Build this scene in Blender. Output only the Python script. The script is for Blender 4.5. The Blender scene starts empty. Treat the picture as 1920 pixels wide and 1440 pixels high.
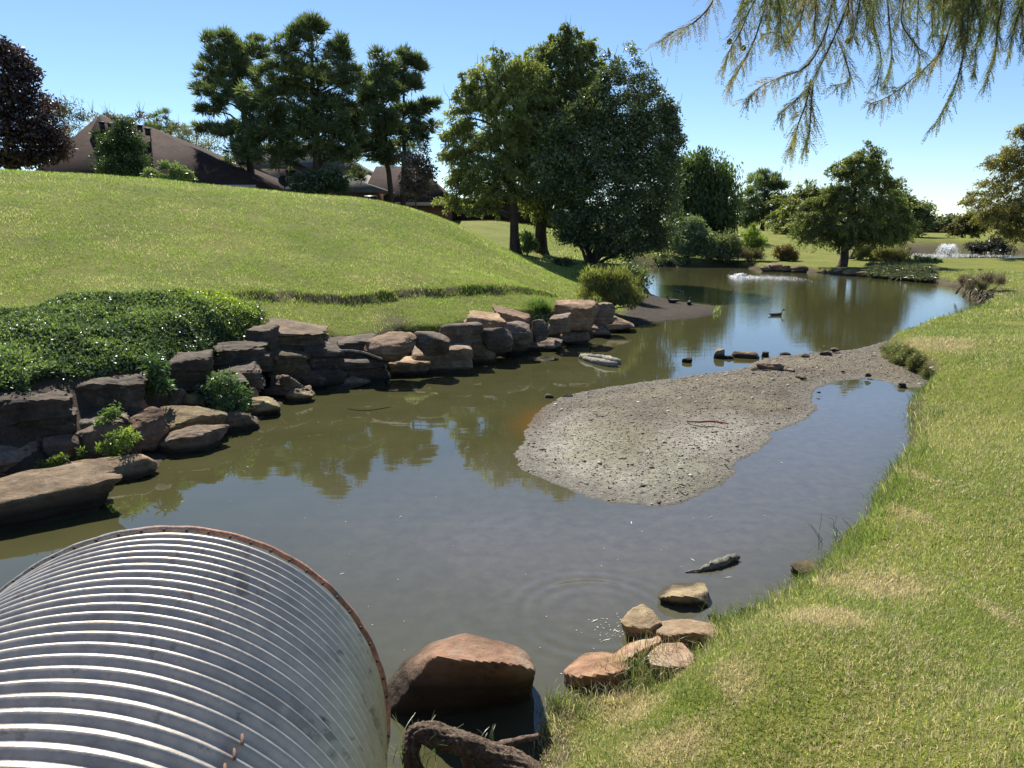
import bpy, bmesh, math, random
import numpy as np
from mathutils import Vector, Matrix
PI = math.pi
random.seed(7)
rng = np.random.default_rng(11)
scene = bpy.context.scene
col = scene.collection

# ------------------------------------------------------------------ camera, sky, sun, exposure
CAM_H = 3.0
FPX = 1400.0                       # focal length in pixels of the 1920 px wide photograph
PITCH = math.atan(305.0 / FPX)
cd = bpy.data.cameras.new('camera')
cd.sensor_width = 36.0
cd.lens = FPX / 1920.0 * 36.0
cd.clip_start = 0.05
cd.clip_end = 3000
cam = bpy.data.objects.new('camera', cd)
col.objects.link(cam)
cam.location = (0, 0, CAM_H)
cam.rotation_euler = (PI / 2 - PITCH, 0, 0)
scene.camera = cam

SUN_AZ = math.radians(-20.0)       # clockwise from +Y
SUN_EL = math.radians(47.0)
world = bpy.data.worlds.new("World")
scene.world = world
world.use_nodes = True
wn = world.node_tree
for n in list(wn.nodes):
    wn.nodes.remove(n)
wo = wn.nodes.new('ShaderNodeOutputWorld')
bg = wn.nodes.new('ShaderNodeBackground')
sky = wn.nodes.new('ShaderNodeTexSky')
sky.sky_type = 'NISHITA'
sky.sun_disc = False
sky.sun_elevation = SUN_EL
sky.sun_rotation = SUN_AZ
sky.altitude = 1300.0
sky.air_density = 1.0
sky.dust_density = 0.0
sky.ozone_density = 5.0
bg.inputs['Strength'].default_value = 0.068
wn.links.new(sky.outputs[0], bg.inputs[0])
wn.links.new(bg.outputs[0], wo.inputs[0])
sd_ = bpy.data.lights.new('sun', 'SUN')
sd_.energy = 4.8
sd_.angle = math.radians(0.5)
sd_.color = (1.0, 0.95, 0.86)
sun = bpy.data.objects.new('sun', sd_)
col.objects.link(sun)
sdir = Vector((math.sin(SUN_AZ) * math.cos(SUN_EL), math.cos(SUN_AZ) * math.cos(SUN_EL), math.sin(SUN_EL)))
sun.rotation_euler = sdir.to_track_quat('Z', 'Y').to_euler()
sun.location = sdir * 60
scene.view_settings.view_transform = 'Standard'
scene.view_settings.look = 'None'
scene.view_settings.exposure = 1.15
scene.view_settings.gamma = 1.0
scene.cycles.max_bounces = 6
scene.cycles.transparent_max_bounces = 12
scene.cycles.use_denoising = True

# ------------------------------------------------------------------ picture measurements -> points in the place
CP, SP = math.cos(PITCH), math.sin(PITCH)
def ray(px, py):
    u = (px - 960.0) / FPX; v = (720.0 - py) / FPX
    return np.array([u, CP + v * SP, -SP + v * CP])
def P(px, py, z=0.0):
    r = ray(px, py); t = (z - CAM_H) / r[2]
    return np.array([r[0] * t, r[1] * t, z])
def W(px, py, d):
    r = ray(px, py); t = d / r[1]
    return np.array([r[0] * t, d, CAM_H + r[2] * t])
def axis_depth(p):
    return p[1] * CP - (p[2] - CAM_H) * SP
def sstep(x):
    x = np.clip(x, 0, 1); return x * x * (3 - 2 * x)

# value noise, vectorised
def _hash(ix, iy, iz, seed):
    h = (ix * 374761393 + iy * 668265263 + iz * 2147483647 + seed * 1274126177) & 0xFFFFFFFF
    h = ((h ^ (h >> 13)) * 1274126177) & 0xFFFFFFFF
    h = ((h ^ (h >> 16)) * 2246822519) & 0xFFFFFFFF
    return (h ^ (h >> 15)).astype(np.float64) / 4294967295.0
def vnoise(p, freq, seed=0):
    q = np.asarray(p, float) * freq
    if q.shape[-1] == 2:
        q = np.concatenate([q, np.zeros(q.shape[:-1] + (1,))], -1)
    i = np.floor(q).astype(np.int64); f = q - i; f = f * f * (3 - 2 * f)
    x, y, z = i[..., 0], i[..., 1], i[..., 2]
    fx, fy, fz = f[..., 0], f[..., 1], f[..., 2]
    def L(a, b, t): return a + (b - a) * t
    c = [[[ _hash(x + a, y + b, z + e, seed) for e in (0, 1)] for b in (0, 1)] for a in (0, 1)]
    r = L(L(L(c[0][0][0], c[1][0][0], fx), L(c[0][1][0], c[1][1][0], fx), fy),
          L(L(c[0][0][1], c[1][0][1], fx), L(c[0][1][1], c[1][1][1], fx), fy), fz)
    return r * 2 - 1
def fbm(p, freq, oct=4, seed=0):
    s = 0; a = 1.0; t = 0
    for k in range(oct):
        s = s + a * vnoise(p, freq * 2 ** k, seed + k * 17); t += a; a *= 0.5
    return s / t

# ------------------------------------------------------------------ object helpers
def tag(o, label=None, cat=None, group=None, kind=None):
    if label: o['label'] = label
    if cat: o['category'] = cat
    if group: o['group'] = group
    if kind: o['kind'] = kind
    return o
def empty(name, loc, label=None, cat=None, group=None):
    o = bpy.data.objects.new(name, None); col.objects.link(o); o.location = Vector(loc)
    o.empty_display_size = 0.2
    return tag(o, label, cat, group)
def link(name, me, mat=None, parent=None):
    o = bpy.data.objects.new(name, me); col.objects.link(o)
    if mat is not None and not me.materials: me.materials.append(mat)
    if parent is not None:
        o.parent = parent
        o.matrix_parent_inverse = Matrix.Translation(-parent.location)
    return o
def mesh_np(name, V, F, mat=None, parent=None, colr=None, smooth=False, extra=None):
    """V (n,3); F list of (m,k) int arrays with k = 3 or 4; one mesh object"""
    if not isinstance(F, (list, tuple)): F = [F]
    F = [f for f in F if len(f)]
    me = bpy.data.meshes.new(name)
    me.vertices.add(len(V)); me.vertices.foreach_set('co', np.ascontiguousarray(V, np.float32).ravel())
    lo = np.concatenate([f.ravel() for f in F]).astype(np.int32)
    tot = np.concatenate([np.full(len(f), f.shape[1]) for f in F]).astype(np.int32)
    st = (np.cumsum(tot) - tot).astype(np.int32)
    me.loops.add(len(lo)); me.loops.foreach_set('vertex_index', lo)
    me.polygons.add(len(tot)); me.polygons.foreach_set('loop_start', st)
    if smooth: me.polygons.foreach_set('use_smooth', np.ones(len(tot), bool))
    me.update(calc_edges=True)
    if colr is not None:
        a = me.attributes.new('Col', 'FLOAT_COLOR', 'POINT')
        c = np.ones((len(V), 4), np.float32); c[:, :colr.shape[1]] = colr
        a.data.foreach_set('color', c.ravel())
    for k, arr in (extra or {}).items():
        a = me.attributes.new(k, 'FLOAT_COLOR', 'POINT')
        c = np.ones((len(V), 4), np.float32); c[:, :arr.shape[1]] = arr
        a.data.foreach_set('color', c.ravel())
    return link(name, me, mat, parent)
class MB:
    """collects shapes for ONE mesh"""
    def __init__(s): s.V = []; s.Q = []; s.T = []; s.C = []; s.n = 0
    def add(s, V, Q=None, T=None, c=None):
        V = np.asarray(V, float)
        if Q is not None and len(Q): s.Q.append(np.asarray(Q) + s.n)
        if T is not None and len(T): s.T.append(np.asarray(T) + s.n)
        s.V.append(V); s.n += len(V)
        if c is not None:
            c = np.asarray(c, float)
            s.C.append(np.broadcast_to(c, (len(V), 3)) if c.ndim == 1 else c)
    def tube(s, pts, rad, seg=8, cap=True, c=None, wob=0.0):
        pts = np.asarray(pts, float); rad = np.broadcast_to(np.asarray(rad, float), (len(pts),))
        t = np.gradient(pts, axis=0); t /= np.linalg.norm(t, axis=1)[:, None] + 1e-9
        ref = np.array([0.0, 0, 1]) if abs(t[0, 2]) < 0.9 else np.array([1.0, 0, 0])
        ring = []
        a = np.arange(seg) / seg * 2 * PI
        for p, d, r in zip(pts, t, rad):
            u = np.cross(ref, d); u /= np.linalg.norm(u) + 1e-9; v = np.cross(d, u); ref = np.cross(d, np.cross(ref, d))
            rr = r * (1 + wob * rng.uniform(-1, 1, seg)) if wob else np.full(seg, r)
            ring.append(p + rr[:, None] * (np.cos(a)[:, None] * u + np.sin(a)[:, None] * v))
        V = np.concatenate(ring); n = len(pts); Q = []
        i = np.arange(seg); j = (i + 1) % seg
        for k in range(n - 1):
            Q.append(np.stack([k * seg + i, k * seg + j, (k + 1) * seg + j, (k + 1) * seg + i], 1))
        T = []
        if cap:
            V = np.concatenate([V, pts[:1], pts[-1:]])
            T.append(np.stack([np.full(seg, n * seg), j, i], 1)); T.append(np.stack([np.full(seg, n * seg + 1), (n - 1) * seg + i, (n - 1) * seg + j], 1))
            T = np.concatenate(T)
        s.add(V, np.concatenate(Q), T if cap else None, c)
    def box(s, x0, x1, y0, y1, z0, z1, M=None, c=None):
        V = np.array([[x, y, z] for x in (x0, x1) for y in (y0, y1) for z in (z0, z1)], float)
        if M is not None: V = V @ np.array(M)[:3, :3].T + np.array(M)[:3, 3]
        s.add(V, [[0, 1, 3, 2], [4, 6, 7, 5], [0, 4, 5, 1], [2, 3, 7, 6], [0, 2, 6, 4], [1, 5, 7, 3]], None, c)
    def leaves(s, p, d, side, L, Wd, c=None, fold=0.0):
        p = np.asarray(p); n = len(p); L = np.broadcast_to(L, (n,))[:, None]; Wd = np.broadcast_to(Wd, (n,))[:, None]
        mid = p + d * L * 0.45
        V = np.stack([p, mid + side * Wd * 0.5, p + d * L, mid - side * Wd * 0.5], 1).reshape(-1, 3)
        i = np.arange(n)[:, None] * 4
        s.add(V, i + np.array([[0, 1, 2, 3]]), None, None if c is None else np.repeat(np.broadcast_to(c, (n, 3)), 4, 0))
    def build(s, name, mat, parent=None, smooth=False):
        V = np.concatenate(s.V); F = []
        if s.Q: F.append(np.concatenate(s.Q))
        if s.T: F.append(np.concatenate(s.T))
        C = np.concatenate(s.C) if s.C and sum(map(len, s.C)) == len(V) else None
        return mesh_np(name, V, F, mat, parent, C, smooth)
def unit(v): return v / (np.linalg.norm(v, axis=-1, keepdims=True) + 1e-9)
def perp(d, n=None):
    r = unit(rng.normal(size=d.shape)); s = np.cross(d, r); return unit(s)

# ------------------------------------------------------------------ materials
def newmat(name):
    m = bpy.data.materials.new(name); m.use_nodes = True
    nt = m.node_tree
    for n in list(nt.nodes): nt.nodes.remove(n)
    out = nt.nodes.new('ShaderNodeOutputMaterial')
    return m, nt, out
class N:
    def __init__(s, nt): s.nt = nt
    def node(s, t, **kw):
        n = s.nt.nodes.new(t)
        for k, v in kw.items(): setattr(n, k, v)
        return n
    def l(s, a, b): s.nt.links.new(a, b)
    def noise(s, scale, detail=4, rough=0.55, vec=None, dist=0.0):
        n = s.node('ShaderNodeTexNoise'); n.inputs['Scale'].default_value = scale; n.inputs['Detail'].default_value = detail
        n.inputs['Roughness'].default_value = rough; n.inputs['Distortion'].default_value = dist
        if vec is not None: s.l(vec, n.inputs['Vector'])
        return n.outputs['Fac']
    def ramp(s, fac, stops):
        r = s.node('ShaderNodeValToRGB'); e = r.color_ramp.elements
        while len(e) < len(stops): e.new(0.5)
        for k, (p, c) in enumerate(stops):
            e[k].position = p; e[k].color = (*c, 1) if len(c) == 3 else c
        s.l(fac, r.inputs[0]); return r.outputs[0]
    def mix(s, fac, a, b, mode='MIX'):
        m = s.node('ShaderNodeMix', data_type='RGBA', blend_type=mode)
        for i, v in ((0, fac), (6, a), (7, b)):
            if hasattr(v, 'is_output'): s.l(v, m.inputs[i])
            elif i == 0: m.inputs[0].default_value = v
            else: m.inputs[i].default_value = (*v, 1)
        return m.outputs[2]
    def math(s, op, a, b=0.0, clamp=False):
        m = s.node('ShaderNodeMath', operation=op, use_clamp=clamp)
        for i, v in ((0, a), (1, b)):
            if hasattr(v, 'is_output'): s.l(v, m.inputs[i])
            else: m.inputs[i].default_value = v
        return m.outputs[0]
    def bump(s, h, strength=0.5, dist=0.02, prev=None):
        b = s.node('ShaderNodeBump'); b.inputs['Strength'].default_value = strength; b.inputs['Distance'].default_value = dist
        s.l(h, b.inputs['Height'])
        if prev is not None: s.l(prev, b.inputs['Normal'])
        return b.outputs[0]
    def pos(s):
        return s.node('ShaderNodeNewGeometry').outputs['Position']
    def attr(s, name):
        return s.node('ShaderNodeAttribute', attribute_name=name)
    def principled(s, out, base, rough=0.8, metal=0.0, normal=None, spec=0.3):
        p = s.node('ShaderNodeBsdfPrincipled')
        for k, v in (('Base Color', base), ('Roughness', rough), ('Metallic', metal), ('Specular IOR Level', spec)):
            if hasattr(v, 'is_output'): s.l(v, p.inputs[k])
            elif k == 'Base Color': p.inputs[k].default_value = (*v, 1)
            else: p.inputs[k].default_value = v
        if normal is not None: s.l(normal, p.inputs['Normal'])
        s.l(p.outputs[0], out.inputs['Surface']); return p
def leaf_mat(name, trans=0.4, gloss=0.04, rough=0.4, tint=(1.25, 1.3, 0.55)):
    m, nt, out = newmat(name); k = N(nt)
    a = k.attr('Col').outputs['Color']
    d = k.node('ShaderNodeBsdfDiffuse'); k.l(a, d.inputs[0])
    t = k.node('ShaderNodeBsdfTranslucent'); k.l(k.mix(1.0, a, tint, 'MULTIPLY'), t.inputs[0])
    mx = k.node('ShaderNodeMixShader'); mx.inputs[0].default_value = trans
    k.l(d.outputs[0], mx.inputs[1]); k.l(t.outputs[0], mx.inputs[2])
    g = k.node('ShaderNodeBsdfGlossy'); g.inputs['Roughness'].default_value = rough
    m2 = k.node('ShaderNodeMixShader'); m2.inputs[0].default_value = gloss
    k.l(mx.outputs[0], m2.inputs[1]); k.l(g.outputs[0], m2.inputs[2]); k.l(m2.outputs[0], out.inputs['Surface'])
    return m
def plain(name, base, rough=0.8, metal=0.0, nscale=8.0, namp=0.25, bump=0.2, bdist=0.01):
    m, nt, out = newmat(name); k = N(nt)
    n = k.noise(nscale, 5)
    c = k.ramp(n, [(0.3, tuple(x * (1 - namp) for x in base)), (0.7, tuple(min(1, x * (1 + namp)) for x in base))])
    k.principled(out, c, rough, metal, k.bump(n, bump, bdist))
    return m
M = {}
M['grass'] = leaf_mat('grass_blades', 0.42, 0.03, 0.35, (1.12, 1.22, 0.75))
M['leaf'] = leaf_mat('soft_leaves', 0.48, 0.03, 0.45)
M['gloss_leaf'] = leaf_mat('glossy_leaves', 0.33, 0.06, 0.36)
M['needle'] = leaf_mat('pine_needles', 0.42, 0.05, 0.4)
M['bark'] = plain('bark', (0.055, 0.042, 0.032), 0.95, 0, 14, 0.5, 0.8, 0.03)
M['pale_bark'] = plain('grey_bark', (0.12, 0.10, 0.085), 0.95, 0, 14, 0.4, 0.8, 0.03)

def ground_mat():
    m, nt, out = newmat('ground'); k = N(nt); p = k.pos()
    mask = k.node('ShaderNodeSeparateColor'); k.l(k.attr('Mask').outputs['Color'], mask.inputs[0])
    dirt, dry, wet = mask.outputs[0], mask.outputs[1], mask.outputs[2]
    n1 = k.noise(0.5, 4, 0.6, p); n2 = k.noise(7.0, 5, 0.7, p); n3 = k.noise(45.0, 4, 0.7, p)
    g = k.ramp(n1, [(0.3, (0.12, 0.145, 0.026)), (0.5, (0.16, 0.175, 0.034)), (0.7, (0.20, 0.195, 0.05))])
    g2 = k.mix(1.0, g, k.ramp(n2, [(0.3, (0.7, 0.72, 0.7)), (0.7, (1.2, 1.18, 1.1))]), 'MULTIPLY')
    g3 = k.mix(1.0, g2, k.ramp(n3, [(0.3, (0.62, 0.64, 0.62)), (0.7, (1.3, 1.28, 1.2))]), 'MULTIPLY')
    dryf = k.math('MULTIPLY', dry, k.ramp(n2, [(0.3, (0.35,) * 3), (0.65, (1,) * 3)]))
    c = k.mix(dryf, g3, k.ramp(n3, [(0.3, (0.15, 0.115, 0.055)), (0.7, (0.34, 0.27, 0.14))]))
    soil = k.ramp(n3, [(0.3, (0.05, 0.036, 0.026)), (0.7, (0.13, 0.098, 0.07))])
    c = k.mix(dirt, c, soil)
    c = k.mix(wet, c, k.ramp(n2, [(0.3, (0.03, 0.024, 0.018)), (0.7, (0.075, 0.06, 0.045))]))
    b = k.bump(n3, 0.9, 0.05, k.bump(n2, 0.5, 0.08))
    k.principled(out, c, 0.95, 0, b, 0.15)
    return m
M['ground'] = ground_mat()

def rock_mat(name, c1, c2, c3, strata=True):
    m, nt, out = newmat(name); k = N(nt)
    tc = k.node('ShaderNodeTexCoord').outputs['Object']
    oi = k.node('ShaderNodeObjectInfo')
    off = k.node('ShaderNodeVectorMath', operation='ADD'); k.l(tc, off.inputs[0])
    cmb = k.node('ShaderNodeCombineXYZ'); k.l(k.math('MULTIPLY', oi.outputs['Random'], 50.0), cmb.inputs[0]); k.l(cmb.outputs[0], off.inputs[1])
    v = off.outputs[0]
    n1 = k.noise(2.2, 5, 0.6, v, 0.6); n2 = k.noise(11.0, 6, 0.7, v); n3 = k.noise(60.0, 4, 0.7, v)
    wv = k.node('ShaderNodeTexWave', wave_type='BANDS', bands_direction='Z'); k.l(v, wv.inputs['Vector'])
    wv.inputs['Scale'].default_value = 3.5; wv.inputs['Distortion'].default_value = 6.0; wv.inputs['Detail'].default_value = 4
    c = k.ramp(n1, [(0.28, c1), (0.5, c2), (0.72, c3)])
    c = k.mix(1.0, c, k.ramp(n2, [(0.25, (0.55, 0.55, 0.55)), (0.7, (1.25, 1.22, 1.2))]), 'MULTIPLY')
    c = k.mix(0.25, c, k.mix(1.0, c, k.ramp(wv.outputs['Fac'], [(0.2, (0.6, 0.57, 0.55)), (0.7, (1.15, 1.12, 1.1))]), 'MULTIPLY'))
    c = k.mix(1.0, c, oi.outputs['Color'], 'MULTIPLY')
    n4 = k.noise(4.5, 7, 0.78, v)
    c = k.mix(k.math('MULTIPLY', k.ramp(n4, [(0.56, (0,) * 3), (0.66, (1,) * 3)]), 0.4), c, (0.30, 0.295, 0.235))
    c = k.mix(k.math('MULTIPLY', k.ramp(n4, [(0.34, (1,) * 3), (0.42, (0,) * 3)]), 0.6), c, (0.045, 0.036, 0.026))
    # wet, algae-dark foot; raised higher on some rocks to paint in face shade
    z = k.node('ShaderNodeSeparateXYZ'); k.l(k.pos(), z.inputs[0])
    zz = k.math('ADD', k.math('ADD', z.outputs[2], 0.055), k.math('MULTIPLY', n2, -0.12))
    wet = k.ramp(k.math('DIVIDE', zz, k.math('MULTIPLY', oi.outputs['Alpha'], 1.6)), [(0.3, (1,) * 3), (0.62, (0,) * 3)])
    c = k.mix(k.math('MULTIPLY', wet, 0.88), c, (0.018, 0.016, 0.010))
    b = k.bump(n3, 0.5, 0.012, k.bump(n2, 0.8, 0.05, k.bump(wv.outputs['Fac'], 0.2, 0.02) if strata else None))
    k.principled(out, c, 0.9, 0, b, 0.25)
    return m
M['rock'] = rock_mat('sandstone', (0.10, 0.074, 0.053), (0.19, 0.145, 0.105), (0.30, 0.24, 0.175))
M['rock_red'] = rock_mat('red_sandstone', (0.19, 0.10, 0.065), (0.31, 0.19, 0.13), (0.40, 0.30, 0.22))

def water_mat():
    m, nt, out = newmat('pond_water'); k = N(nt); p = k.pos()
    sh = k.node('ShaderNodeSeparateColor'); k.l(k.attr('Mask').outputs['Color'], sh.inputs[0])
    n = k.noise(0.8, 4, 0.6, p); n5 = k.noise(6.0, 5, 0.65, p)
    deep = k.ramp(n, [(0.3, (0.045, 0.044, 0.018)), (0.7, (0.057, 0.055, 0.023))])
    mud = k.ramp(n5, [(0.3, (0.066, 0.060, 0.045)), (0.7, (0.095, 0.086, 0.064))])
    c = k.mix(sh.outputs[0], deep, mud)
    c = k.mix(sh.outputs[1], c, (0.12, 0.06, 0.016))
    # broad ripples, wind ripples further out, and one ring wave
    mp = k.node('ShaderNodeMapping'); k.l(p, mp.inputs[0]); mp.inputs['Scale'].default_value = (0.6, 2.2, 1)
    w1 = k.noise(1.6, 3, 0.5, mp.outputs[0]); w2 = k.noise(7.0, 3, 0.5, mp.outputs[0])
    amp = sh.outputs[2]
    h = k.math('ADD', k.math('MULTIPLY', w1, 0.0012), k.math('MULTIPLY', w2, k.math('MULTIPLY', amp, 0.0035)))
    cxy = P(1115, 1150)
    dv = k.node('ShaderNodeVectorMath', operation='DISTANCE'); k.l(p, dv.inputs[0]); dv.inputs[1].default_value = tuple(cxy)
    dist = dv.outputs['Value']
    ring = k.math('SINE', k.math('MULTIPLY', dist, 2 * PI / 0.155))
    env = k.ramp(k.math('MULTIPLY', dist, 0.8), [(0.0, (0.15,) * 3), (0.30, (0.35,) * 3), (0.46, (1,) * 3), (0.66, (0,) * 3)])
    h = k.math('ADD', h, k.math('MULTIPLY', k.math('MULTIPLY', ring, env), 0.0024))
    b = k.bump(h, 1.0, 1.0)
    pr = k.principled(out, c, 0.02, 0, b, 0.5)
    pr.inputs['IOR'].default_value = 1.58
    return m
M['water'] = water_mat()

def gravel_mat():
    m, nt, out = newmat('gravel_and_mud'); k = N(nt); p = k.pos()
    mk = k.node('ShaderNodeSeparateColor'); k.l(k.attr('Mask').outputs['Color'], mk.inputs[0])
    n1 = k.noise(0.9, 4, 0.6, p); n2 = k.noise(14.0, 5, 0.75, p); n3 = k.noise(70.0, 3, 0.7, p)
    c = k.ramp(n1, [(0.32, (0.10, 0.080, 0.055)), (0.5, (0.15, 0.122, 0.084)), (0.68, (0.175, 0.155, 0.09))])
    c = k.mix(mk.outputs[0], c, (0.36, 0.335, 0.28))
    c = k.mix(k.math('MULTIPLY', mk.outputs[1], 0.35), c, (0.15, 0.155, 0.06))
    c = k.mix(mk.outputs[2], c, (0.14, 0.07, 0.025))
    zz = k.node('ShaderNodeSeparateXYZ'); k.l(p, zz.inputs[0])
    damp = k.ramp(k.math('MULTIPLY', zz.outputs[2], 14.0), [(0.0, (1,) * 3), (0.7, (0,) * 3)])
    c = k.mix(k.math('MULTIPLY', damp, .7), c, (0.045, 0.036, 0.026))
    c = k.mix(1.0, c, k.ramp(n2, [(0.3, (0.5,) * 3), (0.68, (1.3,) * 3)]), 'MULTIPLY')
    c = k.mix(1.0, c, k.ramp(n3, [(0.3, (0.55,) * 3), (0.7, (1.4,) * 3)]), 'MULTIPLY')
    b = k.bump(n3, 0.9, 0.02, k.bump(n2, 0.9, 0.04))
    k.principled(out, c, 0.85, 0, b, 0.3)
    return m
M['gravel'] = gravel_mat()

# ------------------------------------------------------------------ terrain
# shore line of the near pond: (px, py, bank width) on the water level, or ('w', x, y, width)
shore = [('w', -0.45, 2.1, .5), ('w', -2.7, 1.3, .5), ('w', -6.5, 3.0, 1.5), ('w', -8.5, 6.0, 3.8), (-90, 990, 3.2), (60, 975, 2.4), (190, 925, 1.8), (290, 878, 1.4),
         (310, 850, 1.35), (400, 822, 1.45), (470, 800, 1.5), (520, 763, 1.8), (600, 728, 1.7), (690, 718, 1.2), (800, 690, .7), (880, 682, .7),
         (940, 667, .7), (1010, 655, .7), (1080, 642, .6), (1180, 612, .6), (1240, 604, .5), (1310, 596, .5), (1358, 586, .5), (1350, 575, .5), (1270, 566, .6), (1225, 556, .6), (1205, 535, .7), (1190, 515, .7),
         (1205, 501, .8), (1300, 500, .8), (1380, 501, .8), (1440, 507, .8), (1515, 510, .8), (1560, 513, .8), (1620, 519, .8), (1740, 529, .8),
         (1795, 539, .6), (1825, 560, .4), (1848, 585, .4), (1785, 601, .3), (1735, 611, .3), (1700, 627, .3), (1660, 645, .3), (1655, 662, .35),
         (1690, 690, .35), (1745, 716, .35), (1722, 736, .25), (1700, 765, .25), (1704, 840, .25), (1682, 872, .25), (1648, 925, .25),
         (1640, 965, .25), (1575, 1000, .3), (1548, 1050, .3), (1505, 1098, .4), (1410, 1142, .4), (1335, 1170, .4), (1240, 1235, .4), (1160, 1262, .4), (1070, 1285, .4), (1010, 1330, .4),
         (990, 1385, .35), ('w', 0.06, 3.5, .4), ('w', -0.15, 2.9, .4)]
lake = [(1660, 487, 1), (1700, 476, 1), (1730, 471, 1), (1800, 470, 1), (1880, 472, 1), (1990, 474, 1), (2100, 480, 1), (2100, 493, 1), (1900, 493.5, 1), (1750, 494, 1), (1680, 492, 1)]
def poly_world(lst):
    out = []
    for e in lst:
        if e[0] == 'w': out.append((e[1], e[2], e[3]))
        else:
            p = P(e[0], e[1]); out.append((p[0], p[1], e[2]))
    return np.array(out)
PW = poly_world(shore); LW = poly_world(lake)
def resample(poly, step, jit, seed):
    """subdivide the outline and roughen it, so no shore runs dead straight"""
    out = []
    n = len(poly)
    for i in range(n):
        a, b = poly[i], poly[(i + 1) % n]
        L = np.hypot(*(b - a)[:2]); k = max(1, int(L / step))
        for j in range(k):
            q = a + (b - a) * j / k; out.append(q)
    out = np.array(out)
    d = np.stack([vnoise(out[:, :2], 1.1, seed), vnoise(out[:, :2], 1.1, seed + 5)], 1)
    out[:, :2] += d * jit
    return out
PW = resample(PW, 0.5, 0.07, 3); LW = resample(LW, 4.0, 0.3, 4)
def sdist(pts, poly):
    """signed distance, positive outside; and the bank width of the nearest edge"""
    x, y = pts[:, 0], pts[:, 1]; n = len(poly)
    best = np.full(len(pts), 1e9); bw = np.zeros(len(pts)); ins = np.zeros(len(pts), bool)
    for i in range(n):
        a, b = poly[i], poly[(i + 1) % n]
        ex, ey = b[0] - a[0], b[1] - a[1]
        t = np.clip(((x - a[0]) * ex + (y - a[1]) * ey) / (ex * ex + ey * ey + 1e-12), 0, 1)
        d = (x - a[0] - t * ex) ** 2 + (y - a[1] - t * ey) ** 2
        m = d < best; best[m] = d[m]; bw[m] = a[2]
        c = ((a[1] > y) != (b[1] > y)) & (x < ex * (y - a[1]) / (ey if abs(ey) > 1e-12 else 1e-12) + a[0])
        ins ^= c
    best = np.sqrt(best)
    return np.where(ins, -best, best), bw
# heights of the land: ('z', px, py, z) / ('d', px, py, distance) / ('w', x, y, z)
ctrl = []
for px, py, z in [(1900, 1250, .86), (1920, 1440, .94), (1500, 1250, .53), (1500, 1440, .69), (1200, 1440, .28), (1060, 1440, .13), (1300, 1300, .24), (1330, 1210, .16), (1120, 1330, .15),
                  (1250, 592, .06), (1300, 584, .05), (1335, 582, .04), (1205, 598, .10), (1225, 572, .08), (1190, 560, .2), (1700, 1000, .33), (1900, 1000, .55), (1650, 1130, .45), (1900, 850, .5), (1760, 850, .33)]:
    ctrl.append(P(px, py, z))
for px, py, d in [(1760, 655, 15), (1900, 700, 12), (1740, 770, 11), (1880, 600, 20.5), (1900, 560, 26), (1900, 530, 31), (1800, 512, 38), (1900, 505, 41),
                  (1740, 640, 15.9), (1800, 620, 18.6), (1860, 545, 29.5),
                  # wall top on the left bank
                  (0, 715, 9.2), (120, 700, 9.7), (300, 672, 10.9), (400, 645, 11.9), (470, 622, 13.5), (600, 632, 14.5), (700, 636, 15.0), (830, 612, 16.2), (950, 592, 17.6), (1040, 575, 19), (1110, 570, 20.3),
                  # foot of the small scarp
                  (440, 557, 15.3), (560, 562, 16.4), (690, 568, 17.0), (850, 551, 18.6), (950, 549, 19.4), (1060, 566, 21.2),
                  (0, 575, 13.0), (150, 566, 13.3), (300, 560, 13.7),
                  # crest of the grassy hill
                  (-200, 300, 24), (0, 320, 24), (150, 328, 24.5), (300, 338, 25), (500, 358, 26), (650, 371, 28), (720, 380, 29), (830, 412, 31), (900, 446, 31.8), (985, 484, 32.5), (1080, 527, 30.5)]:
    ctrl.append(W(px, py, d))
for px, py, d, dz in [(0, 320, 28, -.45), (300, 338, 29, -.45), (500, 358, 30, -.45), (650, 371, 32, -.5), (720, 380, 33, -.6), (830, 412, 35, -.8), (900, 446, 35, -.5), (985, 484, 35, -.25)]:
    q = W(px, py, d); c = W(px, py, d - 4); q[2] = c[2] + dz; ctrl.append(q)
for px, py, d in [(968, 478, 37.5), (1015, 493, 36), (880, 440, 47), (930, 412, 58), (950, 440, 47), (1000, 470, 41), (1110, 497, 36), (820, 415, 58), (1050, 470, 44),
                  (1300, 485, 53), (1250, 470, 58), (1340, 442, 75), (1440, 441, 76), (1400, 433, 88), (1585, 501, 46), (1500, 491, 50), (1700, 497, 47), (1800, 497, 47), (1560, 480, 55), (1900, 495, 49), (1650, 485, 52),
                  (1730, 447, 86), (1800, 446, 88), (1900, 452, 88), (1850, 447, 95)]:
    ctrl.append(W(px, py, d))
for x, y, z in [(0, 0, 1.35), (3, 0, 1.3), (6, 2, 1.2), (-3, -1, 1.3), (-6.5, 1.5, 1.1), (-9, 4, 1.3), (-30, 10, 3.2), (-9.5, 7.5, 1.35), (-40, 27, 4.6), (-20, -15, 2), (20, -15, 1.5),
                (-60, 60, 3.2), (-30, 45, 3.2), (-15, 45, 3.2), (-8, 52, 3.15), (-40, 100, 3.5), (0, 120, 2.6), (60, 120, 1.6), (60, 50, 1.0), (40, 20, .9), (30, 5, 1.2), (12, 5, 1.0), (14, 12, .75),
                (0, 420, 3), (250, 420, 2), (-250, 420, 4), (300, 0, 2), (-300, 0, 4), (0, -40, 1.5), (60, 80, 1.0), (5, 80, 2.2)]:
    ctrl.append(np.array([x, y, z], float))
ctrl = np.array(ctrl)
_c2 = 1.2 ** 2
def _phi(a, b): return -np.sqrt(((a[:, None, :] - b[None]) ** 2).sum(-1) + _c2)
_A = _phi(ctrl[:, :2], ctrl[:, :2]); _n = len(ctrl)
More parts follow.
